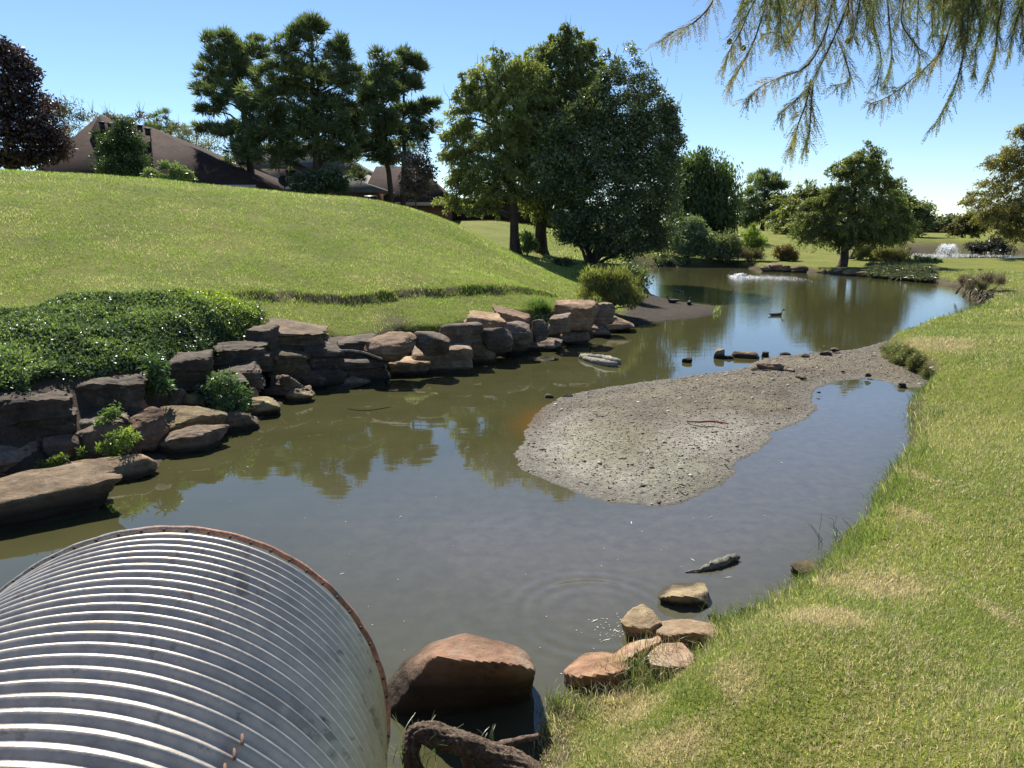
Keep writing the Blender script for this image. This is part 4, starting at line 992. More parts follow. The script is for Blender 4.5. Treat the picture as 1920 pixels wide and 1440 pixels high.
tree('glossy_evergreen_tree', 'huge black green glossy leaved tree with many stems at the water', 'tree', 1110, 37,
     [(1150, 132, 12, 26), (1176, 128, 10, 24), (1130, 150, 12, 22), (1200, 142, 10, 24), (1217, 162, 12, 28), (1242, 188, 11, 26), (1264, 220, 10, 26), (1098, 182, 12, 22), (1272, 262, 8, 22), (1156, 165, 24, 34), (1124, 190, 24, 30), (1193, 182, 20, 34), (1078, 222, 28, 28), (1145, 225, 60, 46), (1206, 225, 26, 40), (1250, 220, 14, 34), (1060, 245, 42, 40), (1120, 280, 80, 60), (1200, 270, 60, 60), (1250, 250, 26, 50), (1060, 330, 55, 60), (1140, 350, 90, 60), (1215, 345, 60, 60), (1080, 405, 50, 36), (1150, 420, 80, 44), (1225, 410, 44, 40), (1245, 330, 24, 40), (1110, 450, 50, 24), (1175, 462, 50, 20), (1255, 300, 24, 30), (1240, 445, 34, 28), (1065, 440, 34, 24), (1205, 455, 40, 20)],
     'broad', .10, None, 10, None, 116, stems=14, over=dict(base=(.026, .038, .019), hi=(.115, .14, .06), cr=.42, per=60, L=.13, Wd=.07, fill=.3, dens=1.7), bare=24)
tree('weeping_tree', 'dark rounded tree with hanging foliage right of the glossy evergreen', 'tree', 1320, 70, [(1295, 310, 36, 26), (1325, 325, 44, 30), (1280, 350, 40, 40), (1345, 360, 40, 40), (1300, 390, 60, 44), (1355, 400, 34, 40), (1310, 430, 60, 26)], 'cypress', .3, 1320, 14, None, 117,
     over=dict(mode='weep', base=(.03, .05, .022), hi=(.08, .105, .042), cr=.9, L=.34, Wd=.14, per=70))
tree('far_pine_tree', 'round topped pine beyond the meadow between two darker trees', 'tree', 1428, 100, [(1440, 336, 26, 18), (1425, 352, 34, 22), (1462, 352, 22, 18), (1415, 378, 34, 22), (1455, 378, 30, 24), (1430, 402, 46, 20), (1405, 415, 26, 22), (1460, 412, 26, 20)], 'pine', .3, 1432, 14, None, 118, over=dict(cr=1.15, L=.55, Wd=.1, per=100))
tree('round_tree', 'low brownish green tree between the far pine and the shore cypress', 'tree', 1510, 80, [(1520, 362, 30, 24), (1490, 390, 40, 30), (1540, 390, 40, 40), (1480, 420, 40, 26), (1525, 425, 50, 26)], 'cypress', .25, 1510, 12, None, 119, over=dict(cr=.9, L=.3, Wd=.13, per=70, base=(.06, .075, .03), hi=(.14, .145, .055)))
tree('cypress_tree', 'layered cypress on the far shore before the reed bed', 'tree', 1585, 46,
     [(1625, 288, 24, 18), (1605, 305, 30, 20), (1645, 312, 28, 20), (1580, 322, 24, 18), (1620, 335, 50, 22), (1665, 345, 30, 16), (1575, 355, 44, 20), (1540, 378, 40, 20), (1600, 375, 56, 24), (1655, 380, 44, 26), (1520, 410, 40, 22), (1580, 415, 56, 26), (1640, 415, 56, 30), (1690, 410, 24, 26), (1530, 438, 40, 20), (1590, 445, 50, 20), (1650, 445, 50, 20), (1685, 440, 28, 20)],
     'cypress', .27, 1612, 26, 'cypresses of the far shore', 120, over=dict(base=(.055, .072, .030), hi=(.15, .165, .065), cr=.5), bare=10)
tree('cypress_tree', 'second slimmer cypress trunk just behind the layered far shore cypress', 'tree', 1600, 52, [(1650, 400, 50, 30), (1680, 425, 40, 30), (1630, 430, 50, 24)], 'cypress', .2, 1640, 10, 'cypresses of the far shore', 121, over=dict(base=(.026, .036, .014), hi=(.06, .07, .022)))
tree('round_tree', 'dark tree sloping down to the lake behind the layered cypress', 'tree', 1705, 90, [(1685, 375, 30, 24), (1712, 392, 30, 26), (1738, 412, 18, 24), (1700, 430, 44, 22)], 'dull', .25, 1700, 10, None, 122, over=dict(cr=1.0, L=.4, Wd=.2, base=(.05, .065, .035), hi=(.10, .115, .055)))
tree('lakeside_tree', 'distant rounded tree beyond the lake at the gap of sky', 'tree', 1775, 150, [(1785, 412, 26, 12), (1768, 424, 18, 14), (1800, 425, 24, 20), (1785, 436, 32, 12)], 'dull', .3, 1780, 8, 'trees beyond the lake', 123, over=dict(cr=1.6, L=.6, Wd=.3, base=(.07, .08, .06), hi=(.13, .14, .10)))
tree('lakeside_tree', 'distant wide tree right of the gap of sky beyond the lake', 'tree', 1830, 140, [(1812, 414, 24, 14), (1845, 405, 28, 18), (1875, 420, 34, 22), (1830, 430, 34, 16)], 'dull', .3, 1830, 8, 'trees beyond the lake', 124, over=dict(cr=1.6, L=.6, Wd=.3, base=(.06, .07, .05), hi=(.11, .12, .08)))
tree('lakeside_tree', 'small brownish tree on the lawn above the fountain', 'tree', 1807, 90, [(1800, 425, 22, 16), (1822, 428, 24, 16), (1812, 412, 20, 14)], 'cypress', .14, 1807, 8, 'trees beyond the lake', 125, over=dict(cr=.8, L=.3, Wd=.13, base=(.05, .05, .02), hi=(.09, .08, .03)))
tree('autumn_cypress_tree', 'golden brown cypress reaching in from the right edge over the lake', 'tree', 1985, 55,
     [(1915, 245, 26, 22), (1900, 285, 40, 24), (1880, 310, 34, 18), (1915, 330, 46, 30), (1858, 350, 22, 16), (1890, 372, 56, 24), (1835, 375, 26, 10), (1810, 378, 14, 6), (1870, 405, 50, 22), (1915, 410, 50, 30), (1900, 435, 44, 16), (1960, 300, 40, 60), (1970, 390, 50, 50)],
     'cypress', .3, 1965, 24, None, 126, over=dict(base=(.075, .072, .03), hi=(.18, .16, .065), cr=.6), bare=6)
# shrubs along the water
tree('round_bush', 'round olive bush overhanging the water at the end of the rock wall', 'bush', 1145, 23, [(1120, 522, 34, 22), (1160, 530, 34, 26), (1125, 548, 42, 26), (1172, 556, 32, 26), (1150, 545, 40, 30)], 'cypress', .03, None, 10, None, 127, stems=9, zbase=.3,
     over=dict(mode='up', base=(.07, .08, .03), hi=(.17, .175, .065), cr=.26, L=.13, Wd=.022, per=110, dens=1.2))
tree('dark_shrub', 'dark leafy shrub behind the round olive bush', 'shrub', 1185, 27, [(1180, 520, 26, 18), (1195, 538, 18, 14), (1165, 512, 22, 14)], 'broad', .03, None, 10, None, 128, stems=6, zbase=.2, over=dict(cr=.3, L=.1, Wd=.05))
tree('arching_shrub', 'tall grey green arching shrub on the far bank under the dark trees', 'shrub', 1290, 53, [(1300, 420, 28, 18), (1275, 435, 34, 22), (1310, 445, 30, 26), (1265, 462, 26, 22), (1300, 472, 34, 22)], 'broad', .04, None, 10, 'shrubs of the far bank', 129, stems=10, over=dict(base=(.07, .095, .05), hi=(.17, .21, .11), cr=.45, L=.17, Wd=.06))
tree('leafy_shrub', 'broad speckled shrub between the arching one and the lime green one', 'shrub', 1352, 52, [(1340, 455, 22, 14), (1365, 460, 26, 18), (1345, 475, 36, 18), (1378, 478, 20, 14)], 'broad', .04, None, 10, 'shrubs of the far bank', 130, stems=8, over=dict(base=(.06, .075, .035), hi=(.16, .18, .08), cr=.4, L=.16, Wd=.07))
tree('lime_shrub', 'tall lime green feathery shrub on the far bank', 'shrub', 1414, 51.5, [(1414, 432, 8, 12), (1408, 448, 16, 14), (1420, 450, 14, 14), (1412, 466, 20, 14)], 'broad', .03, None, 10, 'shrubs of the far bank', 131, stems=7, over=dict(base=(.085, .12, .03), hi=(.16, .21, .06), cr=.34, L=.22, Wd=.04, dens=.9, mode='up', mat='leaf'))
tree('twiggy_shrub', 'dry greyish twiggy shrub at the foot of the lime green one', 'shrub', 1410, 50.3, [(1400, 478, 18, 14), (1420, 480, 16, 14)], 'broad', .015, None, 10, 'shrubs of the far bank', 132, stems=18, over=dict(base=(.07, .06, .045), hi=(.12, .105, .075), cr=.3, L=.14, Wd=.025, per=40, mode='up', mat='leaf'))
tree('rusty_shrub', 'round rusty red leaved shrub right of the lime green one', 'shrub', 1472, 51, [(1472, 470, 18, 12), (1465, 480, 14, 10), (1482, 480, 14, 10)], 'broad', .02, None, 10, 'shrubs of the far bank', 133, stems=8, over=dict(base=(.06, .05, .022), hi=(.15, .11, .05), cr=.28, L=.11, Wd=.06))
tree('low_shrub', 'long low dark shrub trailing along the left end of the far bank', 'shrub', 1240, 51.3, [(1212, 491, 16, 7), (1240, 489, 22, 8), (1268, 492, 22, 7), (1290, 494, 14, 5)], 'broad', .02, None, 10, 'shrubs of the far bank', 134, stems=6, over=dict(base=(.035, .05, .022), hi=(.085, .11, .05), cr=.28, L=.11, Wd=.06))
tree('cypress_foot_shrub', 'pale green wispy shrub beside the trunk of the olive cypress', 'shrub', 990, 38.2, [(988, 448, 16, 16), (1000, 462, 14, 16), (985, 468, 16, 10)], 'broad', .02, None, 10, None, 135, stems=8, over=dict(base=(.07, .10, .035), hi=(.13, .17, .07), cr=.3, L=.13, Wd=.04, mode='up', mat='leaf'))
tree('low_shrub', 'dark broken shrub below the tallest cypress at the hill foot', 'shrub', 1062, 34.5, [(1055, 492, 22, 8), (1080, 500, 20, 10)], 'broad', .02, None, 10, None, 136, stems=5, over=dict(base=(.03, .04, .015), hi=(.07, .085, .03), cr=.3, L=.12, Wd=.06))
tree('reed_shrub', 'tall feathery grass clump between the cypress and the lake', 'ornamental grass', 1670, 48.5, [(1650, 476, 16, 14), (1672, 478, 18, 14), (1693, 481, 14, 12)], 'broad', .012, None, 10, None, 137, stems=26, over=dict(base=(.075, .075, .04), hi=(.14, .13, .08), cr=.35, L=.28, Wd=.03, per=60, mode='up', mat='leaf'))
tree('hedge', 'low green hedge strip at the near lake shore', 'hedge', 1728, 49.5, [(1708, 490, 12, 5), (1728, 489, 16, 7), (1750, 490, 10, 6)], 'broad', .012, None, 10, None, 138, stems=4, over=dict(base=(.06, .085, .035), hi=(.12, .16, .06), cr=.28, L=.13, Wd=.06))
tree('yellow_shrub', 'yellow green shrub right of the second cypress trunk', 'shrub', 1628, 51, [(1625, 470, 14, 12), (1640, 478, 14, 10), (1612, 480, 10, 8)], 'broad', .012, None, 10, None, 139, stems=6, over=dict(base=(.10, .11, .03), hi=(.2, .2, .06), cr=.3, L=.13, Wd=.05))
rng = np.random.default_rng(5)

# ------------------------------------------------------------------ houses and fences behind the hill
def brick_mat(name, c1, c2, mortar, sc=(1, 1, 1), bs=4.0, rough=.9):
    m, nt, out = newmat(name); k = N(nt); tc = k.node('ShaderNodeTexCoord').outputs['Object']
    sep = k.node('ShaderNodeSeparateXYZ'); k.l(tc, sep.inputs[0]); cmb = k.node('ShaderNodeCombineXYZ')
    k.l(k.math('ADD', sep.outputs[0], sep.outputs[1]), cmb.inputs[0]); k.l(sep.outputs[2], cmb.inputs[1])
    b = k.node('ShaderNodeTexBrick'); k.l(cmb.outputs[0], b.inputs['Vector']); b.inputs['Scale'].default_value = bs
    for i, c in ((1, c1), (2, c2), (3, mortar)): b.inputs[i].default_value = (*c, 1)
    b.inputs['Mortar Size'].default_value = .012
    n = k.noise(1.5, 5, .6, tc)
    c = k.mix(1.0, b.outputs['Color'], k.ramp(n, [(.3, (.75,) * 3), (.7, (1.15,) * 3)]), 'MULTIPLY')
    k.principled(out, c, rough, 0, k.bump(b.outputs['Fac'], .3, .01), .03); return m
M['brick'] = brick_mat('red_brick', (.22, .10, .07), (.16, .07, .05), (.25, .2, .17))
M['shingle'] = brick_mat('roof_shingles', (.062, .043, .037), (.046, .033, .029), (.03, .023, .02), bs=3.0)
M['shingle_grey'] = brick_mat('grey_roof_shingles', (.17, .165, .165), (.13, .125, .125), (.07, .07, .07), bs=3.0)
M['siding'] = brick_mat('pale_siding', (.42, .385, .37), (.40, .37, .355), (.24, .22, .21), bs=2.0)
M['fence'] = brick_mat('fence_boards', (.075, .045, .032), (.055, .034, .025), (.02, .015, .012), bs=2.5)
M['trim'] = plain('painted_trim', (.42, .36, .33), .7)
M['dark'] = plain('dark_metal', (.02, .02, .022), .5)
M['glass'] = plain('dark_window_glass', (.02, .025, .03), .08, 0, 3, .1, 0)
M['white'] = plain('white_plastic', (.75, .75, .73), .5)
def hip_roof(mb, e, ridge, th=.18):
    """e: four eave corners (front left, front right, back right, back left); ridge: two points"""
    V = [*e, *ridge]; V = np.array(V)
    lowV = V[:4] - np.array([0, 0, th])
    mb.add(np.concatenate([V, lowV]), [[0, 1, 5, 4], [2, 3, 4, 5], [0, 6, 7, 1], [1, 7, 8, 2], [2, 8, 9, 3], [3, 9, 6, 0], [6, 9, 8, 7]], [[1, 2, 5], [3, 0, 4]])
def part(mb, name, mat, root, sm=False): return mb.build(name, mat, root, sm)
def walls(mb, x0, x1, y0, y1, z0, z1): mb.box(x0, x1, y0, y1, z0, z1)
# big brown hip roof
c0 = W(270, 340, 46); rA = empty('brick_house', (c0[0], 46, float(H(c0[0], 46))), 'house under a huge dark brown hip roof at the left behind the hill', 'house')
zE = W(200, 331, 45)[2]; xl, xm, xr = W(8, 0, 45)[0], W(283, 0, 45)[0], W(458, 0, 43.5)[0]
a1 = W(178, 222, 50.5); a2 = W(277, 237, 50.5)
mb = MB(); hip_roof(mb, [(xl, 45, zE), (xm + 2, 45, zE), (xm + 2, 57, zE), (xl, 57, zE)], [a1, a2]); ro = part(mb, 'roof', M['shingle'], rA)
zE2 = W(400, 348, 43.5)[2]; ap = W(281, 238, 50.0)
mb = MB(); hip_roof(mb, [(xm, 43.3, zE2), (xr, 43.3, zE2), (xr, 56, zE2), (xm, 56, zE2)], [ap, ap + np.array([.02, .3, 0])]); part(mb, 'roof', M['shingle'], rA)
mb = MB(); walls(mb, xl + .5, xm, 45.5, 56.4, 2.6, zE - .19); walls(mb, xm + .4, xr - .5, 43.8, 55.5, 2.6, zE2 - .19); part(mb, 'wall', M['brick'], rA)
mb = MB(); mb.box(xl, xm - .03, 44.9, 44.985, zE - .2, zE + .03); mb.box(xm, xr, 43.2, 43.285, zE2 - .2, zE2 + .03); part(mb, 'fascia', M['trim'], rA)
g0 = W(175, 219, 49.6); g1 = W(212, 250, 49.6)
mb = MB(); gx0, gx1 = g0[0], g1[0]
mb.add([(gx0, 49.0, g1[2]), (gx1, 49.0, g1[2]), (gx1, 50.9, g1[2]), (gx0, 50.9, g1[2]), ((gx0 + gx1) / 2 - .2, 49.6, g0[2] + .08), ((gx0 + gx1) / 2 - .2, 50.9, g0[2] + .08)], [[1, 2, 5, 4], [3, 0, 4, 5]], [[0, 1, 4], [2, 3, 5]]); part(mb, 'dormer', M['shingle'], rA)
for (px, py) in ((191, 234), (207, 236), (262, 240), (277, 246)):
    mb = MB(); v = W(px, py, 48.9); mb.tube([v - np.array([0, 0, .25]), v + np.array([0, 0, .12])], [.16, .16], 10); mb.tube([v + np.array([0, 0, .12]), v + np.array([0, 0, .18])], [.24, .2], 10); part(mb, 'roof_vent', M['dark'], rA)
# low gable end at the right of the big roof
gp = [W(352, 328, 42.6), W(404, 346, 42.6), W(352, 352, 42.6)]
# pale two storey house
c0 = W(500, 340, 60); rB = empty('siding_house', (c0[0], 60, float(H(c0[0], 60))), 'pale two storey house half hidden behind the left pine trunk', 'house')
x0, xb, x1 = W(408, 0, 60)[0], W(446, 0, 60)[0], W(640, 0, 60)[0]; zt = W(450, 312, 60)[2]
mb = MB(); mb.box(xb, x1, 60, 70, 2.6, zt); part(mb, 'wall', M['siding'], rB)
mb = MB(); mb.box(x0, xb - .01, 60.1, 70, 2.6, zt - .02); part(mb, 'brick_wall', M['brick'], rB)
mb = MB(); ra = W(470, 272, 65); rb = W(600, 268, 65); hip_roof(mb, [(x0 - .5, 59.4, zt), (x1 + .5, 59.4, zt), (x1 + .5, 71, zt), (x0 - .5, 71, zt)], [ra, rb]); part(mb, 'roof', M['shingle_grey'], rB)
for wx0, wx1 in ((536, 556), (590, 612)):
    a, b_ = W(wx0, 332, 60), W(wx1, 318, 60)
    mb = MB(); mb.box(a[0], b_[0], 59.93, 59.99, a[2], b_[2]); wdw = part(mb, 'window', M['trim'], rB)
    mb = MB(); mb.box(a[0] + .07, b_[0] - .07, 59.9, 59.928, a[2] + .07, b_[2] - .07); o = part(mb, 'pane', M['glass'], wdw); 
mb = MB(); v = W(503, 0, 60)[0]; mb.tube([(v, 59.93, 2.7), (v, 59.93, zt - .1)], [.06, .06], 6); part(mb, 'downpipe', M['trim'], rB)
# low grey roof with a dish
c0 = W(590, 360, 50); rC = empty('low_house', (c0[0], 50, float(H(c0[0], 50))), 'low house with a light grey hip roof and a satellite dish before the pines', 'house')
zt = W(600, 355, 48)[2]; x0, x1 = W(508, 0, 48)[0], W(702, 0, 48)[0]
mb = MB(); hip_roof(mb, [(x0, 48, zt), (x1, 48, zt), (x1, 55, zt), (x0, 55, zt)], [W(566, 328, 51.5), W(640, 328, 51.5)]); part(mb, 'roof', M['shingle_grey'], rC)
mb = MB(); mb.box(x0 + .4, x1 - .4, 48.4, 54.6, 2.5, zt - .19); part(mb, 'wall', M['brick'], rC)
mb = MB(); v = W(533, 341, 48.3); a = np.linspace(0, 2 * PI, 21)[:-1]
dn = unit(np.array([.5, -.75, .45])); du = unit(np.cross(dn, [0, 0, 1])); dv = np.cross(du, dn)
rings = [v + dn * (.10 * r * r) + .40 * r * (np.cos(a)[:, None] * du + np.sin(a)[:, None] * dv) for r in (.05, .4, .75, 1.0)]
for k in range(3):
    V = np.concatenate([rings[k], rings[k + 1]]); i = np.arange(20); j = (i + 1) % 20; mb.add(V, np.stack([i, j, j + 20, i + 20], 1))
mb.tube([v - dn * .02, v - dn * .12, v + np.array([0, .3, -.75])], [.05, .04, .035], 8); mb.tube([v - dv * .38 + dn * .1, v + dn * .45], [.02, .02], 6); part(mb, 'satellite_dish', M['dark'], rC)
# brown roofed house by the fence
c0 = W(760, 385, 52); rD = empty('brick_house', (c0[0], 52, float(H(c0[0], 52))), 'brown roofed brick house behind the bare trunks of the right pines', 'house')
zt = W(750, 380, 52)[2]; x0, x1 = W(655, 0, 52)[0], W(842, 0, 52)[0]
mb = MB(); hip_roof(mb, [(x0, 52, zt), (x1, 52, zt), (x1, 63, zt), (x0, 63, zt)], [W(705, 312, 57), W(785, 312, 57)]); part(mb, 'roof', M['shingle'], rD)
mb = MB(); mb.box(x0 + .4, x1 - .4, 52.4, 62.6, 2.4, zt - .19); part(mb, 'wall', M['brick'], rD)
mb = MB(); mb.box(x0, x1, 51.9, 51.985, zt - .2, zt + .03); part(mb, 'fascia', M['trim'], rD)
def fence(name, label, pts, hgt, mat, postgap=2.4):
    p0 = pts[0]; root = empty(name, (p0[0], p0[1], float(H(p0[0], p0[1]))), label, 'fence')
    mb = MB(); pb = []
    for a, b_ in zip(pts[:-1], pts[1:]):
        a, b_ = np.array(a), np.array(b_); L = np.hypot(*(b_ - a)); n = int(L / .16); t = (b_ - a) / L; nn = np.array([-t[1], t[0]])
        for i in range(n):
            c = a + t * (i + .5) * .16; z = float(H(*c)); h = hgt * (1 + rng.uniform(-.02, .02))
            M4 = Matrix.Translation((c[0], c[1], 0)) @ Matrix.Rotation(math.atan2(t[1], t[0]), 4, 'Z')
            mb.box(-.079, .079, -.012, .012, z - .1, z + h, M4)
        for s_ in np.arange(0, L + .1, postgap):
            c = a + t * min(s_, L) + nn * .09; z = float(H(*c)); pb.append((c[0], c[1], z))
    part(mb, 'boards', mat, root)
    for x, y, z in pb:
        mb = MB(); mb.box(x - .05, x + .05, y - .05, y + .05, z - .1, z + hgt + .06); part(mb, 'post', mat, root)
fence('wooden_fence', 'dark brown board fence at the top of the meadow behind the cypress', [(W(690, 0, 50.5)[0], 50.5), (W(850, 0, 57)[0], 57.0), (W(985, 0, 59)[0], 59.0), (W(1120, 0, 62)[0], 62.0)], 1.6, M['fence'])
fence('wooden_fence', 'long dark fence far beyond the lake', [(W(1690, 0, 112)[0], 112.0), (W(1880, 0, 112)[0], 112.0)], 1.3, M['fence'], 4.0)
v = ground_hit(700, 378, 25, 60); v = W(695, 371, 47)
rG = empty('barbecue_grill', (v[0], 47, float(H(v[0], 47))), 'black barbecue grill behind the hill crest beside the grey roof', 'grill')
mb = MB(); a = np.linspace(0, PI, 9); zc = v[2] - .15
mb.tube([(v[0] - .38, 47, zc), (v[0] - .36, 47, zc + .0), (v[0] + .36, 47, zc), (v[0] + .38, 47, zc)], [.2, .3, .3, .2], 14); part(mb, 'lid', M['dark'], rG, True)
mb = MB(); mb.box(v[0] - .42, v[0] + .42, 46.75, 47.25, float(H(v[0], 47)) + .1, zc - .12); mb.box(v[0] - .7, v[0] - .43, 46.8, 47.2, zc - .2, zc - .14); part(mb, 'cart', M['dark'], rG)

# ------------------------------------------------------------------ grass
def grass_blades(mb, xy, h, w, colr, lean=.5, segs=1, zoff=-.006, dirv=None):
    n = len(xy); z = H(xy[:, 0], xy[:, 1]) + zoff
    p = np.column_stack([xy, z]); h = np.broadcast_to(h, (n,)); w = np.broadcast_to(w, (n,))
    a = rng.uniform(0, 2 * PI, n); ld = np.stack([np.cos(a), np.sin(a), 0 * a], 1) * (lean * rng.random(n) ** .7)[:, None]
    if dirv is not None: ld += dirv
    b = rng.uniform(0, 2 * PI, n); s = np.stack([np.cos(b), np.sin(b), 0 * b], 1) * w[:, None] * .5
    up = np.array([0, 0, 1.0])
    if segs == 1:
        tip = p + (up + ld) * h[:, None]
        V = np.stack([p - s, p + s, tip], 1).reshape(-1, 3); i = np.arange(n)[:, None] * 3
        mb.add(V, None, i + np.array([[0, 1, 2]]), np.repeat(colr, 3, 0))
    else:
        mid = p + (up * .62 + ld * .35) * h[:, None]; tip = mid + (up * .3 + ld * .85) * h[:, None] * .8
        V = np.stack([p - s, p + s, mid - s * .75, mid + s * .75, tip], 1).reshape(-1, 3); i = np.arange(n)[:, None] * 5
        mb.add(V, i + np.array([[0, 1, 3, 2]]), i + np.array([[2, 3, 4]]), np.repeat(colr, 5, 0))
GREEN = np.array([.095, .14, .036]); LIME = np.array([.172, .220, .058]); STRAW = np.array([.43, .35, .24]); OLIVE = np.array([.145, .165, .048])
def grass_colour(xy, straw0, lime=.5, gain=1.46):
    n = len(xy); d = dry_mask(xy)
    pst = np.clip(straw0 + .9 * d + .28 * vnoise(xy, 1.1, 51) + .16 * vnoise(xy, 4.0, 52), 0, .93)
    l = np.clip(lime + .6 * vnoise(xy, .9, 53) + .3 * vnoise(xy, 4.0, 54), 0, 1)[:, None]
    g = GREEN * (1 - l) + LIME * l
    g = g * (1 - .5 * rng.random((n, 1))) + OLIVE * .5 * rng.random((n, 1))
    c = np.where(rng.random((n, 1)) < pst[:, None], STRAW * rng.uniform(.6, 1.15, (n, 1)), g)
    return gain * c * rng.uniform(.75, 1.25, (n, 1))
def scatter(x0, x1, y0, y1, dens, side, fov=.80, sdmin=.12):
    n = int((x1 - x0) * (y1 - y0) * dens); xy = np.column_stack([rng.uniform(x0, x1, n), rng.uniform(y0, y1, n)])
    ok = (np.abs(xy[:, 0]) < fov * xy[:, 1] + .4) | ((rng.random(n) < .35) & (np.abs(xy[:, 0]) < 1.5 * xy[:, 1] + 1))
    xl_ = np.interp(xy[:, 1], [0, 3, 5, 15, 20.5, 33, 60], [-.3, -.3, 0, 3, 5.2, 9.5, 12])
    ok &= (xy[:, 0] > xl_) if side > 0 else (xy[:, 0] < xl_)
    xy = xy[ok]; xy = xy[sdist(xy, SPIT)[0] > .3]; sd = near(SDG, xy[:, 0], xy[:, 1]); sc_ = near(SCG, xy[:, 0], xy[:, 1])
    return xy[(sd > sdmin) & (sc_ > .055)]
mb = MB()
for (x0, x1, y0, y1, dens, h, w, sg) in [(-.3, 6.0, 1.2, 4.6, 12500, .034, .0036, 2), (.4, 9, 4.6, 7.5, 7000, .038, .0048, 2), (1.5, 14, 7.5, 12, 2300, .045, .008, 1), (3, 13, 12, 20, 950, .05, .013, 1), (5, 26, 20, 42, 300, .06, .024, 1)]:
    xy = scatter(x0, x1, y0, y1, dens, 1, sdmin=.08 if y0 < 8 else .2)
    thin = rng.random(len(xy)) < np.clip(.8 + .5 * vnoise(xy, 7.0, 61), .35, 1); xy = xy[thin]
    grass_blades(mb, xy, h * rng.uniform(.5, 1.5, len(xy)), w * rng.uniform(.7, 1.3, len(xy)), grass_colour(xy, .36 if y0 < 8 else .26, .62), .95, sg)
o = mb.build('lawn_grass', M['grass']); tag(o, 'mown green lawn grass with straw patches on the right bank', 'grass', kind='stuff')
mb = MB()
for (x0, x1, y0, y1, dens, h, w) in [(-16, 7, 8, 15, 2400, .045, .008), (-18, 9, 15, 22, 1600, .05, .010), (-24, 12, 22, 36, 800, .055, .015), (0, 14, 36, 60, 60, .09, .05)]:
    xy = scatter(x0, x1, y0, y1, dens, -1, sdmin=(1.5 if y0 < 10 else .3) if y0 < 30 else .4)
    thin = rng.random(len(xy)) < np.clip(.62 + .55 * vnoise(xy, 3.2, 62) + .3 * vnoise(xy, 8, 63), .2, 1); xy = xy[thin]
    grass_blades(mb, xy, h * rng.uniform(.5, 1.5, len(xy)), w * rng.uniform(.7, 1.3, len(xy)), grass_colour(xy, .05, .75, 1.85), .9, 1)
o = mb.build('hill_grass', M['grass']); tag(o, 'bright yellow green mown grass covering the hill', 'grass', kind='stuff')
# turf hanging over the edge of the small scarp
mb = MB(); n = 9000; t = rng.random(n) * (len(scarp) - 1.001); i0 = t.astype(int); f = (t - i0)[:, None]
xy = scarp[i0] * (1 - f) + scarp[i0 + 1] * f; xy = xy + np.column_stack([rng.normal(size=n) * .12, rng.normal(size=n) * .13 + .06])
sc_ = near(SCG, xy[:, 0], xy[:, 1]); xy = xy[(sc_ < .3) & (rng.random(n) < np.clip(.4 + .8 * vnoise(xy, 2.0, 66), .05, 1))]; n = len(xy)
grass_blades(mb, xy, rng.uniform(.05, .14, n), .012, grass_colour(xy, .15, .5, 1.35), .8, 2, zoff=0, dirv=np.array([0, -.7, -.25]))
o = mb.build('turf_edge', M['grass']); tag(o, 'ragged turf hanging over the small scarp on the hill', 'grass', kind='stuff')
# longer unmown fringe along the right water edge
mb = MB()
for (x0, x1, y0, y1, dens, h, w, sm, sM) in [(-.3, 3.0, 2.6, 6.2, 5000, .10, .0045, .0, .30), (1.5, 5.5, 5.5, 9.5, 2600, .14, .006, .0, .28), (3, 9, 9.5, 17, 900, .14, .009, .0, .32), (5, 17, 17, 30, 260, .14, .018, .0, .35)]:
    n = int((x1 - x0) * (y1 - y0) * dens); xy = np.column_stack([rng.uniform(x0, x1, n), rng.uniform(y0, y1, n)])
    sd = near(SDG, xy[:, 0], xy[:, 1]); xl_ = np.interp(xy[:, 1], [0, 3, 5, 15, 20.5, 33, 60], [-.3, -.3, 0, 3, 5.2, 9.5, 12])
    bsd_, _ = sdist(xy, BW) if len(xy) else (0, 0)
    ok = (sd > sm) & (sd < sM * (1 + .6 * vnoise(xy, 1.3, 64))) & (xy[:, 0] > xl_) & (bsd_ > .1) & (rng.random(n) < np.clip(.5 + .9 * vnoise(xy, 1.6, 65), .08, 1)); xy = xy[ok]
    c = grass_colour(xy, .25 if y0 < 5 else .08, .45)
    gx_ = (near(SDG, xy[:, 0] + .25, xy[:, 1]) - near(SDG, xy[:, 0] - .25, xy[:, 1])); gy_ = (near(SDG, xy[:, 0], xy[:, 1] + .25) - near(SDG, xy[:, 0], xy[:, 1] - .25))
    dv_ = -np.stack([gx_, gy_, 0 * gx_], 1) * .5
    grass_blades(mb, xy, h * rng.uniform(.4, 1.4, len(xy)), w * rng.uniform(.7, 1.3, len(xy)), c, .9, 2, dirv=dv_)
o = mb.build('bank_grass', M['grass']); tag(o, 'long ragged grass fringe hanging at the right water edge', 'grass', kind='stuff')

# ------------------------------------------------------------------ ground cover on the left bank
gc_px = [(-330, 600), (-120, 592), (0, 598), (60, 588), (130, 574), (220, 566), (300, 562), (380, 560), (440, 566), (480, 590), (492, 606), (450, 640), (400, 655), (330, 668), (290, 690), (210, 690), (120, 700), (60, 720), (0, 735), (-120, 745), (-330, 770)]
def gnd(px, py):
    return ground_hit(px, py, 5, 40)
GP = np.array([[*gnd(a, b_)[:2], 1] for a, b_ in gc_px]); GP = resample(GP, .4, .1, 71)
n = 250000; xy = np.column_stack([rng.uniform(GP[:, 0].min(), GP[:, 0].max(), n), rng.uniform(GP[:, 1].min(), GP[:, 1].max(), n)])
sd, _ = sdist(xy, GP); xy = xy[sd < .12]; sd = -sd[sd < .12]
hump = .06 + .17 * sstep((sd + .15) / .7) + .17 * fbm(xy, 1.5, 4, 72)
front = near(SDG, xy[:, 0], xy[:, 1])
